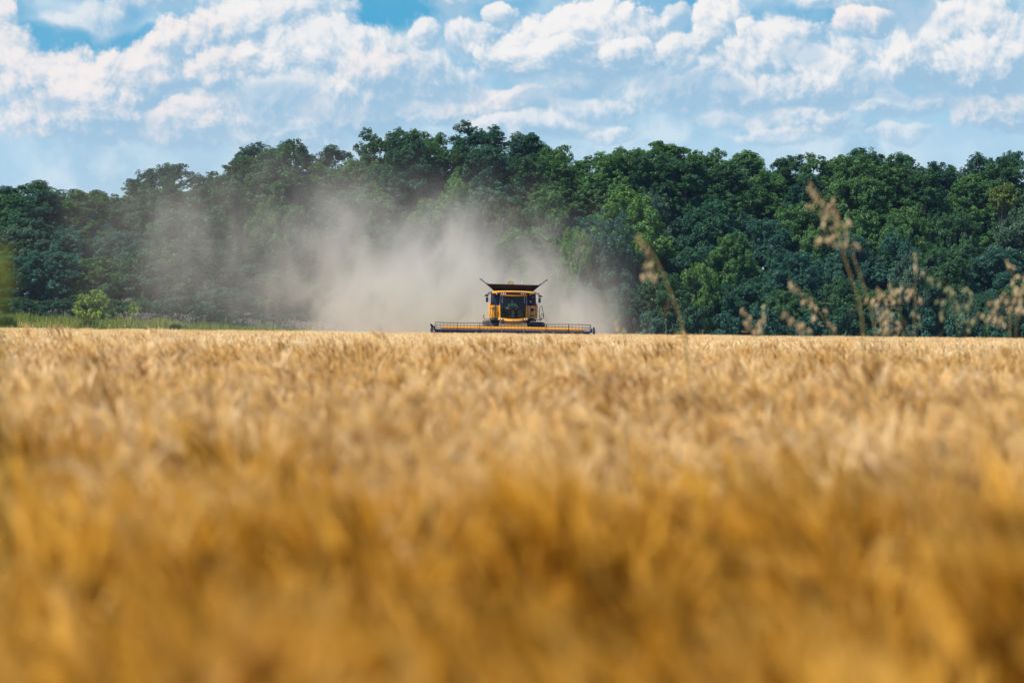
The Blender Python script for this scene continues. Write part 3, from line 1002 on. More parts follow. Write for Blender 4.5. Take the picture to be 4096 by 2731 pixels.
def combine():
    root = empty('combine_harvester', (0.05, CY, 0.0))
    root.rotation_euler = (0, R(0.28), 0)
    tag(root, 'yellow and navy combine harvester cutting toward the viewer with its grain tank flaps open', 'combine harvester')

    def part(b, name, mat, parent=root, smooth=True, label=None):
        o = b.build(name, mat, parent, smooth)
        if label:
            o['label'] = label
        return o
    # --- hull: navy core behind the panels
    part(BM().prism([(-1.60, 1.95), (1.60, 1.95), (1.68, 3.0), (1.62, 4.02), (-1.62, 4.02), (-1.68, 3.0)], 'y', 0.55, 7.2, 0.04), 'body', NAVY)
    part(BM().prism([(-1.2, 0.75), (1.2, 0.75), (1.3, 1.98), (-1.3, 1.98)], 'y', 1.6, 6.6), 'chassis', DARK)
    part(BM().tube([(-1.3, 0.9, 0.95), (1.3, 0.9, 0.95)], 0.16, 12).box(-0.5, 0.5, 0.75, 1.25, 0.85, 1.5), 'front_axle', DARK)
    # yellow side panels (left and right flanks) and the front panels with their seams
    for s in (-1, 1):
        part(BM().prism([(0.50, 2.05), (0.50, 3.02), (1.0, 3.08), (6.4, 3.25), (7.0, 2.6), (6.7, 2.05)], 'x', s * 1.705, s * 1.80, 0.02), 'side_panel', YEL)
        # inner yellow panel next to the cab
        part(BM().prism([(s * 1.03, 2.05), (s * 1.30, 2.03), (s * 1.29, 2.98), (s * 1.07, 2.98)], 'y', 0.35, 0.54, 0.03), 'inner_panel', YEL)
        outer = part(BM().prism([(s * 1.315, 2.72), (s * 1.70, 2.72), (s * 1.70, 2.98), (s * 1.315, 2.98)], 'y', 0.32, 0.54, 0.025), 'front_panel', YEL)
        lower = part(BM().prism([(s * 1.315, 2.05), (s * 1.71, 2.05), (s * 1.705, 2.69), (s * 1.315, 2.69)], 'y', 0.32, 0.54, 0.025), 'lower_panel', YEL)
        if s > 0:      # vents, only on the ladder side
            part(BM().box(1.32, 1.52, 0.295, 0.335, 2.55, 2.80, 0.015), 'vent', DARK, outer)
            part(BM().box(1.31, 1.54, 0.295, 0.335, 2.22, 2.30, 0.01), 'vent', DARK, lower)
            part(BM().lathe([(0.0, -0.01), (0.045, -0.01), (0.045, 0.02), (0.0, 0.02)], 'y', (1.43, 0.315, 2.43), 16), 'decal', REDM, lower)
        # navy glass-like upper panel
        up = part(BM().prism([(s * 0.99, 3.0), (s * 1.69, 3.0), (s * 1.66, 3.86), (s * 0.99, 3.86)], 'y', 0.40, 0.545, 0.03), 'upper_panel', NAVY)
        if s > 0:
            d = BM().lathe([(0.0, -0.012), (0.055, -0.012), (0.055, 0.01), (0.0, 0.01)], 'y', (1.28, 0.395, 3.28), 20)
            dd = part(d, 'decal', WHITEP, up)
            part(BM().box(1.265, 1.305, 0.376, 0.392, 3.245, 3.315), 'decal_mark', REDM, up)
            part(BM().tube([(1.05, .37, 3.70), (1.05, .37, 3.58), (1.25, .37, 3.56), (1.25, .37, 3.48), (1.55, .37, 3.48), (1.55, .37, 3.62)], 0.014, 6), 'hose', DARK, up)
            part(BM().box(1.36, 1.55, 0.36, 0.41, 3.60, 3.66, 0.01), 'reflector', REDM, up)
        else:
            part(BM().tube([(-1.50, .38, 3.82), (-1.52, .38, 3.25)], 0.012, 6), 'seam_rod', GREYTR, up)
        # handrail loop at the foot of the upper panel
        part(BM().tube([(s * 1.34, .30, 2.98), (s * 1.34, .22, 3.10), (s * 1.66, .22, 3.11), (s * 1.68, .22, 2.2)], 0.014, 6), 'handrail', DARK)
        # bumper with work lamps
        bp = part(BM().prism([(s * 1.06, 1.80), (s * 1.72, 1.84), (s * 1.74, 2.0), (s * 1.06, 2.02)], 'y', 0.05, 0.6, 0.05), 'bumper', DARK)
        for q in (1.47, 1.60):
            part(BM().lathe([(0, -0.02), (0.035, -0.02), (0.045, 0.03), (0, 0.03)], 'y', (s * q, 0.04, 1.93), 14), 'work_lamp', GREYTR, bp)
    # --- cab: curved windscreen lofted over height, bulging forward
    def cabline(z):
        t = (z - 1.98) / 1.72
        return 0.90 + 0.04 * math.sin(t * 3.14), -0.92 - 0.18 * math.sin(min(1, t * 1.1) * 3.0), 0.5
    cab = part(BM().box(-0.98, 0.98, 0.48, 0.75, 1.95, 3.72), 'cab', INTER, smooth=False)
    part(BM().box(-0.95, 0.95, -0.75, 0.5, 1.93, 2.02, 0.02), 'cab_floor', INTER, cab)
    gl = BM()
    rows = []
    for z in np.linspace(2.02, 3.69, 9):
        hw, yf, yb = cabline(z)
        rows.append([(hw * math.sin(a) * 1.0, yf + 0.42 * (1 - math.cos(a)) * 1.0, z) for a in np.linspace(-1.42, 1.42, 15)])
    gl.loft(rows, caps=False, close=False)
    part(gl, 'windscreen', GLASS, cab)
    for s in (-1, 1):
        sg = BM()
        sg.loft([[(s * (cabline(z)[0] * 0.992), -0.50, z), (s * 0.965, 0.47, z)] for z in np.linspace(2.02, 3.69, 5)], caps=False, close=False)
        part(sg, 'side_window', GLASS, cab)
        # pillars: yellow to shoulder height, grey above
        lo, hi = BM(), BM()
        lo.tube([(s * (cabline(z)[0] + 0.05), -0.42, z) for z in np.linspace(2.0, 2.97, 6)], [0.055] * 6, 8)
        hi.tube([(s * (cabline(z)[0] + 0.045), -0.42, z) for z in np.linspace(2.97, 3.70, 5)], [0.045] * 5, 8)
        part(lo, 'lower_pillar', YEL, cab)
        part(hi, 'upper_pillar', GREYTR, cab)
        part(BM().tube([(s * 0.82, -0.93, z) for z in np.linspace(3.15, 3.62, 4)], 0.014, 6), 'wiper', STEEL, cab)
    # seat, console and steering wheel
    part(BM().box(-0.32, 0.22, 0.05, 0.45, 2.50, 3.25, 0.06).box(-0.34, 0.24, -0.35, 0.3, 2.42, 2.58, 0.05).box(-0.2, 0.1, -0.15, 0.15, 2.02, 2.45, 0.03), 'seat', INTER, cab)
    col = part(BM().tube([(-0.02, -0.62, 2.02), (-0.02, -0.52, 2.62)], [0.11, 0.07], 10), 'steering_column', paint('teal_plastic', (0.10, 0.20, 0.21), 0.5), cab)
    wh = BM()
    wh.tube([(-0.02 + 0.2 * math.cos(t), -0.46 + 0.09 * math.sin(t), 2.68 + 0.15 * math.sin(t)) for t in np.linspace(0, 2 * math.pi, 20, endpoint=False)], 0.016, 6, close=True)
    wh.tube([(-0.22, -0.46, 2.68), (0.18, -0.46, 2.68)], 0.012, 6)
    part(wh, 'steering_wheel', DARK, col)
    part(BM().box(-0.56, -0.34, -0.42, -0.28, 2.74, 2.82, 0.015), 'monitor', WHITEP, cab)
    part(BM().box(0.35, 0.72, -0.5, 0.2, 2.05, 2.5, 0.04).box(0.36, 0.6, -0.2, 0.3, 2.5, 2.68, 0.04), 'console', paint('teal_console', (0.05, 0.10, 0.105), 0.5), cab)
    # U-shaped yellow trim below the screen, dark lamp slots
    trim = BM()
    def arc(z0, sag, n=17):
        return [(x, -0.98 - 0.34 * math.cos(x / 1.1 * 1.5), z0 - sag * math.cos(x / 1.12 * 1.45)) for x in np.linspace(-1.10, 1.10, n)]
    top, bot = arc(2.10, 0.13), arc(1.93, 0.13)
    trim.loft([[Vector(a), Vector(a) + Vector((0, 0.22, 0.02)), Vector(b) + Vector((0, 0.24, -0.02)), Vector(b)] for a, b in zip(top, bot)])
    tr = part(trim, 'cab_trim', YEL, cab)
    for s in (-1, 1):
        part(BM().loft([[(s * x, -1.02 - 0.34 * math.cos(x / 1.1 * 1.5), z + 0.055 - 0.13 * math.cos(x / 1.12 * 1.45)), (s * x, -0.9 - 0.34 * math.cos(x / 1.1 * 1.5), z + 0.055 - 0.13 * math.cos(x / 1.12 * 1.45)),
                          (s * x, -0.9 - 0.34 * math.cos(x / 1.1 * 1.5), z - 0.04 - 0.13 * math.cos(x / 1.12 * 1.45)), (s * x, -1.02 - 0.34 * math.cos(x / 1.1 * 1.5), z - 0.04 - 0.13 * math.cos(x / 1.12 * 1.45))] for x, z in ((0.70, 2.005), (0.84, 2.01), (1.02, 2.02))]), 'lamp_slot', DARK, cab)
        for x in (0.84, 0.97):
            part(BM().lathe([(0, -0.03), (0.038, -0.03), (0.045, 0.02), (0, 0.02)], 'y', (s * x, -1.04 - 0.34 * math.cos(x / 1.1 * 1.5), 2.015 - 0.13 * math.cos(x / 1.12 * 1.45)), 12), 'headlight', LAMP, cab)
    part(BM().lathe([(0, -0.02), (0.045, -0.015), (0.05, 0.02), (0, 0.02)], 'y', (0, -1.335, 1.905), 16), 'emblem', STEEL, cab)
    # roof: broad yellow cap with sloped ends, black lamp band in the brow, yellow lip
    rf = BM()
    sec = lambda x, zt, zb, yf: [(x, yf, zb), (x, yf - 0.05, zb + (zt - zb) * 0.55), (x, yf + 0.12, zt), (x, 0.7, zt + 0.03), (x, 0.7, zb)]
    rf.loft([sec(-1.57, 3.98, 3.86, -0.35), sec(-1.45, 4.01, 3.84, -0.75), sec(-1.05, 4.03, 3.90, -1.15), sec(-0.5, 4.045, 3.925, -1.32), sec(0, 4.05, 3.93, -1.36),
             sec(0.5, 4.045, 3.925, -1.32), sec(1.05, 4.03, 3.90, -1.15), sec(1.45, 4.01, 3.84, -0.75), sec(1.57, 3.98, 3.86, -0.35)])
    roof = part(rf, 'roof', YEL, cab)
    part(BM().loft([[(x, y, 3.945), (x, 0.4, 3.945), (x, 0.4, zb), (x, y + 0.04, zb)] for x, y, zb in ((-1.06, -1.08, 3.84), (-0.95, -1.16, 3.75), (-0.5, -1.28, 3.745), (0, -1.31, 3.745), (0.5, -1.28, 3.745), (0.95, -1.16, 3.75), (1.06, -1.08, 3.84))]), 'lamp_band', DARK, cab)
    part(BM().loft([[(x, y, zt), (x, 0.4, zt), (x, 0.4, zb), (x, y + 0.03, zb)] for x, y, zt, zb in ((-1.02, -1.17, 3.77, 3.74), (-0.9, -1.22, 3.744, 3.69), (-0.45, -1.33, 3.742, 3.67), (0, -1.36, 3.742, 3.66), (0.45, -1.33, 3.742, 3.67), (0.9, -1.22, 3.744, 3.69), (1.02, -1.17, 3.77, 3.74))]), 'roof_lip', YEL, cab)
    for s in (-1, 1):
        for x, rr in ((0.60, 0.042), (0.74, 0.042), (0.87, 0.034)):
            part(BM().lathe([(0, -0.03), (rr, -0.03), (rr * 1.15, 0.03), (0, 0.03)], 'y', (s * x, -1.33 + 0.22 * x * x, 3.835), 14), 'roof_lamp', LAMP, cab)
        part(BM().lathe([(0, -0.03), (0.034, -0.03), (0.04, 0.03), (0, 0.03)], 'y', (s * 1.24, -0.98, 3.80), 12), 'corner_lamp', LAMP, cab)
    # --- mirrors on arms with orange beacons
    for s in (-1, 1):
        ar = part(BM().tube([(s * 1.5, 0.2, 3.92), (s * 1.72, 0.0, 3.93), (s * 1.86, -0.15, 3.86), (s * 1.93, -0.15, 3.62)], 0.028, 8).tube([(s * 1.5, 0.2, 3.84), (s * 1.72, 0.0, 3.85), (s * 1.86, -0.12, 3.74)], 0.02, 8), 'mirror_arm', DARK)
        part(BM().box(s * 1.94 - 0.095, s * 1.94 + 0.095, -0.22, -0.10, 3.20, 3.58, 0.03), 'mirror', NAVY, ar)
        part(BM().box(s * 1.96 - 0.11, s * 1.96 + 0.11, -0.24, -0.06, 3.62, 3.78, 0.05).tube([(s * 1.98, -.15, 3.74), (s * 2.14, -.15, 3.64)], [0.05, 0.03], 8), 'work_lamp', DARK, ar)
        part(BM().lathe([(0, 0), (0.055, 0), (0.055, 0.06), (0.03, 0.1), (0, 0.1)], 'z', (s * 1.90, -0.12, 3.86), 14), 'beacon', ORANGE, ar)
    # --- grain tank with opened flaps
    tank = part(BM().prism([(-1.46, 3.98), (1.46, 3.98), (1.40, 4.2), (-1.40, 4.2)], 'y', 0.9, 4.6), 'grain_tank', DARK, smooth=False)
    def slab(c4, th):
        n = (Vector(c4[1]) - Vector(c4[0])).cross(Vector(c4[3]) - Vector(c4[0])).normalized() * th
        return BM().loft([[Vector(p) for p in c4], [Vector(p) + n for p in c4]])
    part(slab([(-1.42, 0.85, 4.06), (1.42, 0.85, 4.06), (1.93, 0.25, 4.52), (-1.93, 0.25, 4.56)], 0.03), 'front_flap', RUST, tank, False)
    part(slab([(1.42, 4.6, 4.06), (-1.42, 4.6, 4.06), (-1.93, 5.2, 4.50), (1.93, 5.2, 4.50)], 0.03), 'rear_flap', RUST, tank, False)
    for s in (-1, 1):
        part(slab([(s * 1.42, 4.6, 4.06), (s * 1.42, 0.85, 4.06), (s * 2.46, 0.85, 4.90), (s * 2.46, 4.6, 4.90)], s * 0.045).tube([(s * 2.42, 0.83, 4.90), (s * 2.50, 0.83, 4.92), (s * 2.50, 4.6, 4.92)], 0.035, 6).tube([(s * 1.95, 0.80, 4.52), (s * 1.97, 0.75, 4.62)], 0.04, 6), 'side_flap', DARK, tank, False)
    part(BM().lathe([(0.25, -0.12), (0.25, 0.12), (0.0, 0.14)], 'y', (-0.20, 2.2, 4.58), 20).tube([(-0.2, 2.2, 4.0), (-0.2, 2.2, 4.6)], 0.22, 12), 'bubble_auger', TAN, tank)
    part(BM().tube([(0.63, 1.6, 4.2), (0.63, 1.6, 4.72)], 0.012, 6).lathe([(0, 0), (0.04, 0), (0.03, 0.06), (0, 0.06)], 'z', (0.63, 1.6, 4.72), 10), 'antenna', WHITEP, tank)
    # --- wheels
    def wheel(x, y, rad, w):
        b = BM()
        pr = [(rad * 0.55, -w / 2 * 0.9), (rad * 0.80, -w / 2), (rad * 0.93, -w / 2 * 0.94), (rad * 0.975, -w * 0.3), (rad * 0.985, 0), (rad * 0.975, w * 0.3), (rad * 0.93, w / 2 * 0.94), (rad * 0.80, w / 2), (rad * 0.55, w / 2 * 0.9)]
        b.lathe(pr, 'x', (0, 0, 0), 48)
        for i in range(22):         # chevron lugs
            for s in (-1, 1):
                t = 2 * math.pi * (i + (0.5 if s > 0 else 0)) / 22
                t2 = t + 0.20
                p = lambda tt, rr, xx: (xx, rr * math.cos(tt), rr * math.sin(tt))
                b.loft([[p(t - .05, rad * .96, s * 0.03), p(t + .05, rad * .96, s * 0.03), p(t + .04, rad * 1.03, s * 0.03), p(t - .04, rad * 1.03, s * 0.03)],
                        [p(t2 - .05, rad * .90, s * w * .49), p(t2 + .05, rad * .90, s * w * .49), p(t2 + .04, rad * .99, s * w * .49), p(t2 - .04, rad * .99, s * w * .49)]])
        e = b.build('wheel', RUBBER, root, True, (x, y, rad * 1.03))
        s = 1 if x > 0 else -1
        rim = BM().lathe([(rad * 0.56, -w * 0.40), (rad * 0.56, w * 0.44), (rad * 0.50, w * 0.44), (rad * 0.45, w * 0.1), (rad * 0.2, w * 0.05), (0.0, w * 0.12), (0.0, -w * 0.40)], 'x', (0, 0, 0), 28)
        if s < 0:
            for v in rim.b.verts:
                v.co.x *= -1
        rim.build('rim', YEL, e, True)
    wheel(-1.72, 0.95, 0.90, 1.08)
    wheel(1.72, 0.95, 0.88, 1.08)
    wheel(-1.45, 5.6, 0.68, 0.6)
    wheel(1.45, 5.6, 0.68, 0.6)
    # --- ladder, platform and rails on the right; marker lamp on the left
    lad = part(BM().box(1.72, 2.12, 0.0, 0.8, 1.93, 1.98, 0.01), 'platform', DARK)
    part(BM().tube([(1.95, 0.0, 1.96), (1.94, 0.0, 2.35), (1.97, 0.0, 2.85), (2.02, 0.0, 2.96), (2.09, 0.0, 2.96), (2.15, 0.0, 2.84), (2.28, 0.0, 2.2), (2.27, 0.0, 2.1), (2.2, 0.0, 2.06), (1.95, 0.0, 2.06)], 0.020, 8), 'handrail', DARK, lad)
    part(BM().tube([(2.05, 0.1, 1.75), (2.06, 0.1, 2.28), (2.10, 0.1, 2.40), (2.16, 0.1, 2.41), (2.22, 0.1, 2.28), (2.28, 0.1, 2.1)], 0.018, 8), 'handrail', DARK, lad)
    part(BM().tube([(1.80, 0.0, 3.02), (1.78, 0.0, 2.6), (1.84, 0.0, 2.52), (1.92, 0.0, 2.60)], 0.016, 6).tube([(1.76, 0.0, 2.45), (1.84, 0.0, 2.28), (1.93, 0.0, 2.22)], 0.014, 6), 'hose', DARK, lad)
    part(BM().lathe([(0, 0), (0.035, 0), (0.035, 0.09), (0, 0.09)], 'z', (2.11, -0.02, 1.98), 12), 'side_marker', ORANGE, lad)
    mk = part(BM().tube([(-1.72, 0.1, 1.92), (-2.12, 0.0, 1.92), (-2.17, 0.0, 1.98), (-2.15, 0.0, 2.28)], 0.024, 8), 'marker_arm', DARK)
    part(BM().lathe([(0, 0), (0.04, 0), (0.04, 0.10), (0, 0.10)], 'z', (-2.19, -0.02, 2.02), 12), 'side_marker', ORANGE, mk)
    part(BM().tube([(2.36, 0.5, 1.66), (2.46, 0.4, 1.62), (2.50, 0.3, 1.5), (2.50, 0.2, 1.2)], 0.025, 8).box(1.9, 2.34, 0.1, 0.5, 1.66, 1.76, 0.02).box(2.1, 2.36, 0.15, 0.4, 1.3, 1.62, 0.03), 'ladder', DARK)
    part(BM().box(2.20, 2.36, -0.05, 0.1, 1.32, 1.46, 0.02), 'tail_reflector', REDM)
    # --- feeder house
    fh = BM().loft([[(-x, y, z0), (x, y, z0), (x, y, z1), (-x, y, z1)] for x, y, z0, z1 in ((1.06, -1.72, 0.72, 1.45), (1.0, -0.6, 0.95, 1.75), (0.95, 0.7, 1.2, 1.9))])
    part(fh, 'feeder_house', DUSTY, smooth=False)
    # --- header
    HW = 5.86
    hd = part(BM().prism([(-HW, 0.16), (HW, 0.16), (HW, 0.95), (HW - .45, 1.02), (-HW + .45, 1.02), (-HW, 0.95)], 'y', -1.82, -1.72).prism([(-3.75, 0.15), (-1.75, 0.15), (-1.75, 0.22), (-3.75, 0.22)], 'x', -HW, HW), 'header', NAVY, smooth=False)
    hs = BM()
    hs.prism([(-5.42, 1.02), (5.42, 1.02), (5.06, 1.38), (1.1, 1.42), (-1.1, 1.42), (-5.16, 1.38)], 'y', -1.90, -1.72, 0.02)
    hs.prism([(-5.32, 1.20), (5.32, 1.20), (5.32, 1.25), (-5.32, 1.25)], 'y', -2.0, -1.90, 0.012)
    part(hs, 'back_sheet', YEL, hd, False)
    part(BM().tube([(-HW + .1, -2.35, 0.62), (HW - .1, -2.35, 0.62)], 0.30, 16), 'intake_auger', DARK, hd)
    kn = BM().prism([(-3.95, 0.14), (-3.72, 0.14), (-3.72, 0.19), (-3.95, 0.17)], 'x', -HW, HW)
    for i in range(160):
        x = -HW + (i + .5) * 2 * HW / 160
        kn.loft([[(x - .02, -3.93, .14), (x + .02, -3.93, .14), (x + .02, -3.93, .18), (x - .02, -3.93, .18)], [(x - .004, -4.05, .15), (x + .004, -4.05, .15), (x + .004, -4.05, .16), (x - .004, -4.05, .16)]])
    part(kn, 'cutter_bar', DARK, hd, False)
    for s in (-1, 1):
        dv = BM().prism([(-1.7, 0.2), (-1.7, 1.25), (-2.5, 1.45), (-3.3, 1.42), (-3.9, 1.05), (-4.7, 0.35), (-4.7, 0.2)], 'x', s * (HW + 0.0), s * (HW + 0.13), 0.03)
        dv.tube([(s * (HW - .02), -3.4, 1.05), (s * (HW + .16), -3.4, 1.05)], 0.16, 14)
        if s < 0:
            dv.tube([(-HW - .1, -3.3, 1.35), (-HW - .16, -3.4, 1.5), (-HW + .1, -3.4, 1.3)], 0.06, 8)
        part(dv, 'divider', DARK, hd)
        part(BM().tube([(s * (HW - .12), -1.75, 1.25), (s * (HW - .10), -2.5, 1.32), (s * (HW - .10), -3.2, 1.10)], 0.055, 8), 'reel_arm', DARK, hd)
    # reel: navy centre tube, six bats carrying spring tines, spider arms
    rc, rr, rw = Vector((0, -3.2, 1.06)), 0.58, 5.69
    reel = part(BM().tube([(-rw, rc.y, rc.z), (rw, rc.y, rc.z)], 0.105, 16), 'reel', NAVY, hd)
    for i in range(6):
        t = R(80 + 60 * i)
        y, z = rc.y - rr * math.cos(t), rc.z + rr * math.sin(t)
        b = BM()
        xs = np.linspace(-rw, rw, 25)
        b.tube([(x, y, z + 0.012 * math.sin(x * 1.9 + i)) for x in xs], 0.024, 6)
        for k in range(46):
            x = -rw + 0.12 + k * (2 * rw - 0.24) / 45
            b.tube([(x, y, z), (x + 0.01, y - 0.02, z - 0.10), (x + 0.005, y + 0.03, z - 0.20)], [0.012, 0.009, 0.005], 4)
        part(b, 'reel_bat', DARK, reel, False)
    for i in range(8):
        x = -rw + i * 2 * rw / 7
        b = BM()
        for q in range(6):
            t = R(80 + 60 * q)
            b.tube([(x, rc.y, rc.z), (x, rc.y - rr * math.cos(t), rc.z + rr * math.sin(t))], 0.022, 6)
        b.tube([(x, rc.y - rr * .55 * math.cos(R(80 + 60 * q)), rc.z + rr * .55 * math.sin(R(80 + 60 * q))) for q in range(6)], 0.014, 6, close=True)
        part(b, 'reel_spider', STEEL if i in (3, 4) else DARK, reel, False)
    return root


HARV = combine()


# ------------------------------------------------------------------ the driver
def driver():
    root = empty('person', HARV.matrix_world @ Vector((0, 0, 0)))
    root.location = (0.05 - 0.09 + 0.012, CY - 0.05, 2.47)
    tag(root, 'driver in bright green t-shirt and dark bib overalls seated in the harvester cab', 'person')
    skin = paint('skin', (0.42, 0.22, 0.15), 0.5, dirt_amt=0.0)
    shirt = paint('green_shirt', (0.12, 0.62, 0.07), 0.8, dirt_amt=0.0)
    bib = paint('dark_overalls', (0.020, 0.022, 0.026), 0.85, dirt_amt=0.1)
    hair = paint('dark_hair', (0.03, 0.022, 0.016), 0.7, dirt_amt=0.0)

    def skinned(name, pts, edges, rads, mat, sub=2, parent=root):
        me = bpy.data.meshes.new(name)
        me.from_pydata(pts, edges, [])
        o = link(name, me, parent)
        o.modifiers.new('s', 'SKIN')
        for v, q in zip(me.skin_vertices[0].data, rads):
            v.radius = (q, q) if np.isscalar(q) else q
        me.skin_vertices[0].data[0].use_root = True
        o.modifiers.new('d', 'SUBSURF').levels = sub
        o.modifiers['d'].render_levels = sub
        me.materials.append(mat)
        return o
    # one continuous body: pelvis, spine, neck, head, arms, legs (seated; x right in the picture)
    P = [(0, 0, 0.12), (0, 0.02, 0.30), (0, 0.03, 0.50), (0, 0.03, 0.60), (0, 0.0, 0.69), (0, -0.015, 0.78), (0, -0.01, 0.88),
         (0.20, 0.02, 0.57), (0.36, 0.03, 0.46), (0.43, 0.02, 0.36), (0.30, -0.06, 0.26), (0.22, -0.10, 0.20), (0.17, -0.12, 0.17),
         (-0.20, 0.02, 0.57), (-0.28, -0.04, 0.42), (-0.31, -0.10, 0.32), (-0.24, -0.26, 0.27), (-0.17, -0.37, 0.25), (-0.14, -0.42, 0.25),
         (0.11, -0.05, 0.08), (0.15, -0.42, 0.12), (0.16, -0.48, -0.12), (0.16, -0.48, -0.36), (0.16, -0.60, -0.42),
         (-0.11, -0.05, 0.08), (-0.15, -0.42, 0.12), (-0.16, -0.48, -0.12), (-0.16, -0.48, -0.36), (-0.16, -0.60, -0.42)]
    E = [(0, 1), (1, 2), (2, 3), (3, 4), (4, 5), (5, 6), (3, 7), (7, 8), (8, 9), (9, 10), (10, 11), (11, 12), (3, 13), (13, 14), (14, 15), (15, 16), (16, 17), (17, 18),
         (0, 19), (19, 20), (20, 21), (21, 22), (22, 23), (0, 24), (24, 25), (25, 26), (26, 27), (27, 28)]
    RD = [0.15, 0.155, 0.16, 0.12, 0.062, 0.085, 0.085, 0.075, 0.052, 0.045, 0.040, 0.030, 0.036, 0.075, 0.052, 0.045, 0.040, 0.030, 0.036,
          0.10, 0.075, 0.06, 0.045, 0.04, 0.10, 0.075, 0.06, 0.045, 0.04]
    body = skinned('body', P, E, RD, skin)
    # shirt: torso with short sleeves, a little larger than the body
    skinned('t_shirt', [(0, 0.01, 0.20), (0, 0.025, 0.42), (0, 0.03, 0.58), (0, 0.02, 0.645), (0.20, 0.02, 0.575), (0.35, 0.03, 0.47), (-0.20, 0.02, 0.575), (-0.275, -0.035, 0.43)],
            [(0, 1), (1, 2), (2, 3), (2, 4), (4, 5), (2, 6), (6, 7)], [0.165, 0.172, 0.15, 0.078, 0.092, 0.070, 0.092, 0.070], shirt)
    # overalls: bib, straps and trousers
    ov = skinned('overalls', [(0, 0, 0.10), (0, -0.005, 0.26), (0.11, -0.05, 0.08), (0.15, -0.42, 0.12), (0.16, -0.48, -0.12), (0.16, -0.48, -0.32),
                              (-0.11, -0.05, 0.08), (-0.15, -0.42, 0.12), (-0.16, -0.48, -0.12), (-0.16, -0.48, -0.32)],
                 [(0, 1), (0, 2), (2, 3), (3, 4), (4, 5), (0, 6), (6, 7), (7, 8), (8, 9)], [0.175, 0.182, 0.115, 0.09, 0.075, 0.065, 0.115, 0.09, 0.075, 0.065], bib)
    b = BM()
    b.loft([[(-w, y, z), (w, y, z), (w * .95, y + .03, z), (-w * .95, y + .03, z)] for w, y, z in ((0.16, -0.175, 0.2), (0.13, -0.165, 0.40), (0.12, -0.150, 0.46))])
    for s in (-1, 1):
        b.tube([(s * 0.10, -0.15, 0.46), (s * 0.11, -0.125, 0.56), (s * 0.11, -0.06, 0.66), (s * 0.10, 0.08, 0.64)], 0.022, 6)
    b.build('bib', bib, root, True)
    # face: nose, brow, eyes, mouth, ears; short hair
    f = BM()
    f.tube([(0, -0.092, 0.86), (0, -0.115, 0.815), (0, -0.095, 0.80)], [0.010, 0.018, 0.012], 8)
    for s in (-1, 1):
        f.lathe([(0.0, -0.012), (0.03, -0.01), (0.032, 0.01), (0, 0.012)], 'x', (s * 0.09, 0.0, 0.825), 10)
    f.build('nose_and_ears', skin, body, True)
    e = BM()
    for s in (-1, 1):
        e.lathe([(0, -0.008), (0.010, -0.004), (0.010, 0.004), (0, 0.008)], 'y', (s * 0.034, -0.088, 0.845), 10)
    e.tube([(-0.025, -0.092, 0.765), (0, -0.098, 0.762), (0.025, -0.092, 0.765)], 0.006, 6)
    e.build('eyes_and_mouth', hair, body, True)
    h = BM()
    h.lathe([(0.0, 0.115), (0.05, 0.108), (0.088, 0.075), (0.103, 0.03), (0.102, 0.0), (0.09, -0.01)], 'z', (0, 0.008, 0.855), 20)
    h.build('hair', hair, root, True)
    # hands: palm with five bent fingers; right one on the hip, left one at the wheel
    def hand(wrist, d, nrm, side):
        d, nrm = Vector(d).normalized(), Vector(nrm).normalized()
        x = d.cross(nrm)
        w = Vector(wrist)
        pts, ed, rd = [w, w + d * 0.05, w + d * 0.09], [(0, 1), (1, 2)], [0.028, 0.036, 0.034]
        for i, ln in enumerate((0.068, 0.078, 0.072, 0.056)):
            o = (i - 1.5) * 0.021
            p = w + d * 0.088 + x * o
            k = len(pts)
            pts += [p, p + d * ln * .55 - nrm * 0.008, p + d * ln * .8 - nrm * 0.038]
            ed += [(2, k), (k, k + 1), (k + 1, k + 2)]
            rd += [0.0095, 0.0088, 0.0075]
        p = w + d * 0.035 + x * side * 0.032
        k = len(pts)
        pts += [p, p + d * 0.03 + x * side * 0.022 - nrm * .01, p + d * 0.06 + x * side * 0.02 - nrm * 0.028]
        ed += [(1, k), (k, k + 1), (k + 1, k + 2)]
        rd += [0.012, 0.0105, 0.008]
        skinned('hand', [tuple(q) for q in pts], ed, rd, skin, 2, body)
    hand((0.19, -0.115, 0.185), (-0.7, -0.45, -0.35), (0.2, -0.8, 0.5), 1)
    hand((-0.15, -0.40, 0.25), (0.35, -0.8, -0.1), (0, 0.1, 1), 1)


driver()


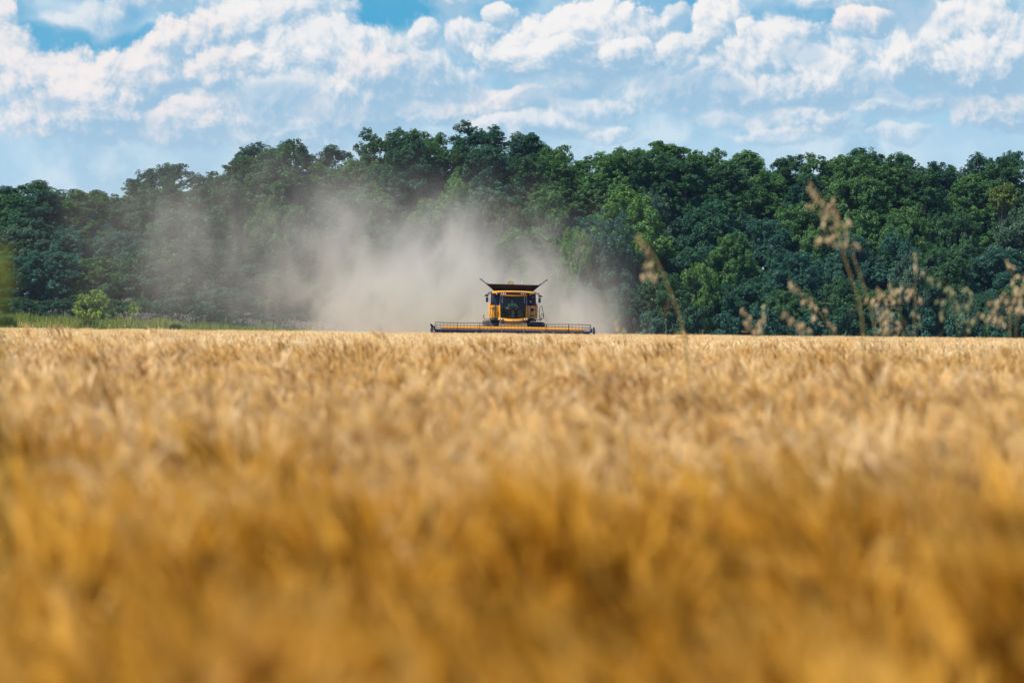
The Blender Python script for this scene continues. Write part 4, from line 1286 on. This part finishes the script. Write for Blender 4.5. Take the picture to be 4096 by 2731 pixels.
# ------------------------------------------------------------------ wild oats standing above the crop
def oats():
    straw = plant_mat('oat_straw', [(0.24, 0.20, 0.06), (0.40, 0.31, 0.11), (0.54, 0.42, 0.19)], 0.25)
    green = plant_mat('oat_green', [(0.10, 0.13, 0.03), (0.17, 0.20, 0.05), (0.26, 0.27, 0.08)], 0.3)
    husk = plant_mat('oat_husk', [(0.45, 0.34, 0.16), (0.63, 0.50, 0.27), (0.76, 0.64, 0.40)], 0.42)
    ghusk = plant_mat('oat_husk_green', [(0.27, 0.30, 0.12), (0.42, 0.42, 0.20), (0.56, 0.52, 0.30)], 0.42)
    red = plant_mat('oat_dead_leaf', [(0.20, 0.09, 0.045), (0.27, 0.13, 0.07), (0.34, 0.18, 0.10)], 0.35)
    r = np.random.RandomState(33)
    k = 1.7415

    def spikelet(a, p, L, d, t):
        """a husk of two gaping glumes and a fine awn, hanging at p along d"""
        d = d / np.linalg.norm(d)
        side = unit(np.cross(d, r.normal(size=3)))
        for s in (-1, 1):
            q = np.linspace(0, 1, 5)
            path = p + np.outer(q * L, d) + np.outer(np.sin(q * 2.2) * L * 0.13 * s, side)
            v, f = tube_np(path, L * np.array([0.03, 0.115, 0.125, 0.08, 0.012]), 5)
            a.add(v, f, t)
        v, f = ribbon(p + np.outer([0.4 * L, 0.9 * L, 1.35 * L], d) + np.outer([0, .05 * L, .3 * L], side), [0.0006, 0.0005, 0.0002], np.cross(d, side))
        a.add(v, f, t)

    def oat(path_px, Y, rad, spikes, label, mat=straw, hmat=husk, L=0.024, leaves=(), name='wild_oat'):
        """path_px: stem from tip to the crop in photo pixels; spikes: list of (px, py) where husks hang"""
        Y *= 2.35
        rad *= 0.75
        L *= 1.5
        pts = [at(x, y, Y) for x, y in path_px]
        foot = pts[-1] + (pts[-1] - pts[-2]).normalized() * 0.05
        zg = float(ground_h(foot.x, Y))
        d = pts[-1] - pts[-2]
        d = d / abs(d.z) if abs(d.z) > 1e-3 else Vector((0, 0, -1))
        root = Vector((pts[-1].x + d.x * 0.25, Y + r.uniform(-.05, .05), zg))
        e = empty(name, root)
        tag(e, label, 'wild oat', 'wild oats standing above the barley')
        full = [np.array(p - root) for p in pts] + [np.array([d.x * -0.06, 0, 0.35]), np.zeros(3)]
        full = np.array(full)
        # smooth the polyline
        t = np.linspace(0, 1, len(full))
        tt = np.linspace(0, 1, 26)
        sm = np.stack([np.interp(tt, t, full[:, i]) for i in range(3)], -1)
        for _ in range(2):
            sm[1:-1] = (sm[:-2] + 2 * sm[1:-1] + sm[2:]) / 4
        a = Acc()
        v, f = tube_np(sm, np.linspace(rad * 0.35, rad, 26), 7)
        a.add(v, f, np.repeat(np.clip(np.linspace(0.9, 0.1, 26), 0, 1), 7))
        link('stem', a.mesh('stem', [mat]), e)
        a = Acc()
        for (x, y) in spikes:
            p = np.array(at(x, y, Y) - root) + np.array([0, r.normal(0, 0.012), 0])
            # fine branch from the nearest higher point of the stem
            dist = np.linalg.norm(sm - (p + [0, 0, -0.02]), axis=1)
            j = int(np.argmin(dist))
            s = sm[j]
            mid = (s + p) / 2 + [0, 0, 0.25 * np.linalg.norm(s - p)]
            q = np.linspace(0, 1, 5)[:, None]
            br = (1 - q) ** 2 * s + 2 * q * (1 - q) * mid + q ** 2 * p
            v, f = tube_np(br, np.full(5, 0.0005), 3)
            a.add(v, f, 0.5)
            dd = np.array([r.normal(0.0, 0.35) + 0.15 * np.sign(p[0] - s[0]), r.normal(0, 0.25), -1.0])
            spikelet(a, p, L * r.uniform(0.8, 1.2), dd, np.clip(r.normal(0.55, 0.25), 0, 1))
        link('panicle', a.mesh('panicle', [hmat]), e)
        for (pp, w, m_) in leaves:
            a = Acc()
            P = np.array([np.array(at(x, y, Y) - root) for x, y in pp])
            n = len(P)
            t2 = np.linspace(0, 1, 10)
            P = np.stack([np.interp(t2, np.linspace(0, 1, n), P[:, i]) for i in range(3)], -1)
            P[1:-1] = (P[:-2] + 2 * P[1:-1] + P[2:]) / 4
            v, f = ribbon(P, w * np.sin(np.linspace(0.5, 3.0, 10)), unit(np.array([0.8, 0.5, 0.25])))
            a.add(v, f, r.rand())
            link('leaf_blade', a.mesh('leaf_blade', [m_]), e)
        return e

    def cl(pts, n, sx, sy):
        out = []
        for x, y in pts:
            out += [(x + r.normal(0, sx), y + r.normal(0, sy)) for _ in range(max(2, round(n * 0.62)))]
        return out
    # single leaning stalk right of the harvester
    oat([(2556, 935), (2591, 985), (2625, 1036), (2658, 1109), (2687, 1181), (2713, 1250), (2742, 1331)], 7.6, 0.0062,
        [(2556, 942), (2566, 960), (2580, 978), (2592, 995), (2604, 1012), (2612, 1046), (2606, 1052), (2590, 1050), (2578, 1092), (2592, 1088), (2610, 1080), (2566, 1098), (2626, 1096), (2622, 1108)],
        'thick single oat stalk leaning left against the wood right of the harvester', leaves=[([(2684, 1196), (2668, 1225), (2655, 1262), (2645, 1300)], 0.0075, red)])
    # short heads left of the tall pair
    oat([(2968, 1228), (2990, 1262), (3012, 1300), (3028, 1345)], 9.5, 0.0025, [(2972, 1232), (2984, 1246)] + cl([(2996, 1268), (3010, 1290), (3018, 1312)], 6, 10, 10), 'shortest oat head barely above the barley, left of the two leaning short heads')
    oat([(3052, 1242), (3046, 1280), (3040, 1345)], 9.7, 0.0025, cl([(3050, 1250), (3046, 1272), (3042, 1300)], 5, 9, 9), 'small upright oat head right beside the shortest oat head')
    oat([(3132, 1240), (3170, 1275), (3210, 1310), (3240, 1345)], 8.8, 0.0026, [(3136, 1244), (3148, 1254)] + cl([(3165, 1268), (3190, 1290), (3215, 1312)], 7, 12, 9), 'low oat head leaning left in front of the long thin leaning oat')
    oat([(3155, 1118), (3200, 1155), (3250, 1210), (3300, 1280), (3342, 1340)], 9.6, 0.0026,
        [(3160, 1124), (3166, 1136), (3178, 1142), (3190, 1152), (3200, 1164), (3212, 1172), (3216, 1198), (3232, 1196), (3244, 1206), (3248, 1218), (3262, 1222), (3244, 1188), (3256, 1256), (3262, 1266), (3252, 1272), (3300, 1236), (3318, 1286), (3328, 1296), (3340, 1306)],
        'long thin oat leaning left between the short heads and the tall pair')
    # tall twin stalks
    oat([(3233, 722), (3270, 770), (3304, 818), (3330, 870), (3352, 915), (3366, 998), (3395, 1085), (3428, 1165), (3445, 1250), (3458, 1345)], 7.8, 0.0052,
        [(3236, 728), (3244, 744), (3254, 760), (3266, 776), (3278, 792), (3292, 806), (3236, 816), (3243, 820), (3304, 818), (3300, 834), (3286, 838), (3312, 850)] + cl([(3292, 876), (3334, 880), (3296, 905), (3330, 925)], 3, 10, 10) + cl([(3272, 950), (3290, 946), (3310, 956), (3336, 956)], 3, 9, 7),
        'tallest oat, its heavy drooping head reaching up over the dark wood', leaves=[([(3458, 1184), (3446, 1212), (3428, 1234), (3405, 1250)], 0.006, red)])
    oat([(3334, 784), (3350, 850), (3366, 905), (3390, 960), (3412, 1020), (3440, 1100), (3468, 1180), (3490, 1260), (3508, 1345)], 8.0, 0.0048,
        [(3334, 790), (3326, 812), (3318, 824), (3334, 836), (3344, 850), (3390, 876), (3390, 886)] + cl([(3366, 900), (3376, 930), (3366, 968), (3392, 968), (3416, 972)], 4, 11, 9),
        'second tall oat standing just right of the tallest one')
    # tuft between the tall pair and the thin upright
    oat([(3560, 1128), (3575, 1165), (3590, 1210), (3604, 1280), (3618, 1345)], 10.4, 0.0020, [(3560, 1132), (3564, 1146), (3570, 1160), (3576, 1172)] + cl([(3566, 1180), (3588, 1172), (3560, 1200)], 5, 12, 10), 'slender oat with a slim upright head left of the thin upright oat')
    oat([(3510, 1146), (3545, 1185), (3580, 1230), (3620, 1290), (3650, 1345)], 10.0, 0.0022, [(3512, 1150), (3524, 1160), (3536, 1170)] + cl([(3495, 1196), (3510, 1206), (3530, 1186), (3520, 1230)], 5, 12, 9), 'oat leaning left with loose husks under the slender head')
    oat([(3540, 1200), (3544, 1240), (3535, 1290), (3530, 1345)], 9.6, 0.0024, cl([(3526, 1246), (3534, 1270), (3560, 1262), (3580, 1296), (3540, 1300)], 6, 13, 13), 'bushy low oat head right of the feet of the tall pair')
    oat([(3664, 1006), (3664, 1070), (3660, 1160), (3658, 1250), (3656, 1345)], 10.2, 0.0030, [(3664, 1012), (3662, 1028), (3666, 1044), (3660, 1060), (3664, 1074)] + cl([(3606, 1148), (3628, 1158), (3646, 1168), (3624, 1186)], 5, 10, 8) + [(3682, 1190), (3686, 1198), (3690, 1084), (3650, 1250), (3680, 1292), (3672, 1260)], 'thin upright oat standing straight with a narrow tip')
    # drooping green panicle
    oat([(3700, 1092), (3740, 1118), (3790, 1128), (3792, 1170), (3802, 1226), (3822, 1268), (3838, 1345)], 9.8, 0.0034,
        cl([(3716, 1110), (3745, 1140), (3790, 1150), (3815, 1160), (3852, 1158), (3882, 1200), (3860, 1235), (3770, 1200), (3770, 1250), (3836, 1220), (3880, 1240), (3905, 1285), (3870, 1290), (3930, 1270)], 5, 11, 12),
        'spreading green oat whose husks hang in a wide arch', mat=green, hmat=ghusk, leaves=[([(3745, 1370), (3760, 1340), (3785, 1308)], 0.006, green), ([(3855, 1345), (3875, 1325), (3900, 1312)], 0.006, green)])
    # right edge
    oat([(4026, 1036), (4050, 1090), (4058, 1160), (4046, 1250), (4036, 1345)], 9.4, 0.0034,
        [(4028, 1040), (4034, 1056), (4046, 1058), (4060, 1062)] + cl([(4056, 1110), (4050, 1140), (4066, 1160), (4000, 1190), (3976, 1216), (4030, 1190), (3985, 1260), (4076, 1190), (4090, 1220), (4030, 1230), (3970, 1250), (4010, 1290)], 5, 12, 13),
        'full dry oat at the right edge, broad and bristling')
    oat([(4100, 1090), (4090, 1150), (4072, 1240), (4062, 1345)], 9.0, 0.0026, cl([(4094, 1110), (4086, 1150), (4092, 1190), (4080, 1230)], 6, 10, 12), 'oat half cut off by the right edge of the photo')
    oat([(3985, 1196), (3975, 1250), (3955, 1300), (3940, 1345)], 9.9, 0.0026, cl([(3982, 1210), (3966, 1240), (3990, 1262)], 4, 10, 10), 'short greenish oat leaning right, left of the full dry oat', mat=green)
    oat([(2474, 1296), (2486, 1318), (2500, 1345)], 9.6, 0.0022, cl([(2476, 1300), (2484, 1312), (2494, 1326)], 4, 7, 7), 'tiny oat tip just right of the header end')
    # blurred green plant cut by the left edge, close to the camera
    a = Acc()
    p = at(4, 1335, 4.6)
    z0 = float(ground_h(p.x, 4.6))
    e = empty('leafy_weed', (p.x, 4.6, z0))
    tag(e, 'blurred pale green weed close by at the left edge of the photo', 'weed')
    v, f = tube_np(np.array([[0, 0, 0], [0.01, 0, 0.6], [0, 0, 1.21]]), [0.004, 0.0035, 0.002], 6)
    a.add(v, f, 0.7)
    link('stem', a.mesh('stem', [green]), e)
    a = Acc()
    for _ in range(60):
        c = np.array([r.normal(0.0, 0.008), r.normal(0, 0.012), r.uniform(1.13, 1.21)])
        d = unit(np.array([r.normal(0, .7), r.normal(0, .7), r.uniform(-.6, .9)]))
        L_ = r.uniform(0.006, 0.012)
        v, f = ribbon(c + np.outer(np.linspace(0, 1, 4) * L_, d), L_ * np.array([0.1, 0.35, 0.3, 0.02]), unit(np.cross(d, r.normal(size=3))))
        a.add(v, f, r.rand())
    lm = plant_mat('pale_leaves', [(0.16, 0.20, 0.03), (0.26, 0.28, 0.05), (0.36, 0.34, 0.09)], 0.4)
    link('leaves', a.mesh('leaves', [lm]), e)


oats()


# ------------------------------------------------------------------ dust blown up behind the machine
def dust():
    b = bmesh.new()
    # closed hull: low and wide, kept behind the header and short of the wood
    me = bpy.data.meshes.new('dust_cloud')
    x0, x1, y0, y1, z1 = -54.0, 16.0, 286.0, 388.0, 21.0
    bmesh.ops.create_cube(b, size=1)
    for v in b.verts:
        v.co = Vector((x0 if v.co.x < 0 else x1, y0 if v.co.y < 0 else y1, -0.3 if v.co.z < 0 else z1))
    b.to_mesh(me)
    b.free()
    mt, g = new_mat('field_dust')
    co = g.n('ShaderNodeTexCoord').outputs['Object']
    sp = g.n('ShaderNodeSeparateXYZ')
    # wandering of the plume
    wr = g.v('MULTIPLY', g.v('SUBTRACT', g.noise(co, 0.085, 2, 0.5, out=1), (0.5, 0.5, 0.5)), (9.0, 8.0, 7.0))
    q = g.v('ADD', co, wr)
    terms = []
    # centre (x, y, z), half widths, extinction per metre
    for c, s, w in (((-5.8, 304, 1.9), (5.0, 11, 3.3), 0.24), ((5.2, 300, 1.0), (2.7, 9, 2.7), 0.18), ((-8.5, 312, 5.8), (5.8, 12, 4.6), 0.075),
                    ((-16, 330, 6.5), (6.0, 16, 5.0), 0.022), ((-27, 345, 8.5), (9.0, 18, 5.5), 0.013), ((0.5, 306, 5.0), (6.0, 9, 3.6), 0.035)):
        r2 = g.v('LENGTH', g.v('MULTIPLY', g.v('SUBTRACT', q, c), tuple(1 / t for t in s)), out=1)
        terms.append(g.m('MULTIPLY', g.m('EXPONENT', g.m('MULTIPLY', g.m('MULTIPLY', r2, r2), -0.9)), w))
    tot = terms[0]
    for t in terms[1:]:
        tot = g.m('ADD', tot, t)
    mp = g.n('ShaderNodeMapping')
    mp.inputs['Scale'].default_value = (1.0, 0.55, 0.62)
    mp.inputs['Rotation'].default_value = (0, R(-24), 0)
    g.put(mp.inputs[0], co)
    n = g.noise(mp.outputs[0], 0.26, 6, 0.62, 1.0)
    big = g.noise(mp.outputs[0], 0.095, 3, 0.55, 0.5)
    dens = g.m('MULTIPLY', tot, g.ramp(n, 0.40, 0.66, 0.06, 2.2))
    dens = g.m('MULTIPLY', dens, g.ramp(big, 0.36, 0.62, 0.5, 1.35))
    # no dust against the hull's own faces
    g.put(sp.inputs[0], co)
    dens = g.m('MULTIPLY', dens, g.ramp(sp.outputs[1], y0, y0 + 4, 0, 1))
    dens = g.m('MULTIPLY', dens, g.ramp(sp.outputs[2], z1 - 5, z1, 1, 0))
    pv = g.n('ShaderNodeVolumePrincipled')
    pv.inputs['Color'].default_value = (0.77, 0.735, 0.605, 1)
    pv.inputs['Anisotropy'].default_value = 0.25
    g.put(pv.inputs['Density'], dens)
    o = g.n('ShaderNodeOutputMaterial')
    g.put(o.inputs['Volume'], pv.outputs[0])
    me.materials.append(mt)
    tag(link('dust_cloud', me), 'pale tan dust billowing up behind the harvester and drifting left across the wood', 'dust', kind='stuff')


dust()


# ------------------------------------------------------------------ thin summer air
def haze():
    b = bmesh.new()
    bmesh.ops.create_cube(b, size=1)
    for v in b.verts:
        v.co = Vector((v.co.x * 11000, 4300 + v.co.y * 9800, -1.2 if v.co.z < 0 else 45.0))
    me = bpy.data.meshes.new('haze')
    b.to_mesh(me)
    b.free()
    mt, g = new_mat('air')
    pv = g.n('ShaderNodeVolumePrincipled')
    pv.inputs['Color'].default_value = (0.34, 0.64, 1.0, 1)
    pv.inputs['Density'].default_value = 0.000034
    o = g.n('ShaderNodeOutputMaterial')
    g.put(o.inputs['Volume'], pv.outputs[0])
    me.materials.append(mt)
    tag(link('haze', me), 'thin bluish summer haze over the field', 'haze', kind='stuff')


haze()
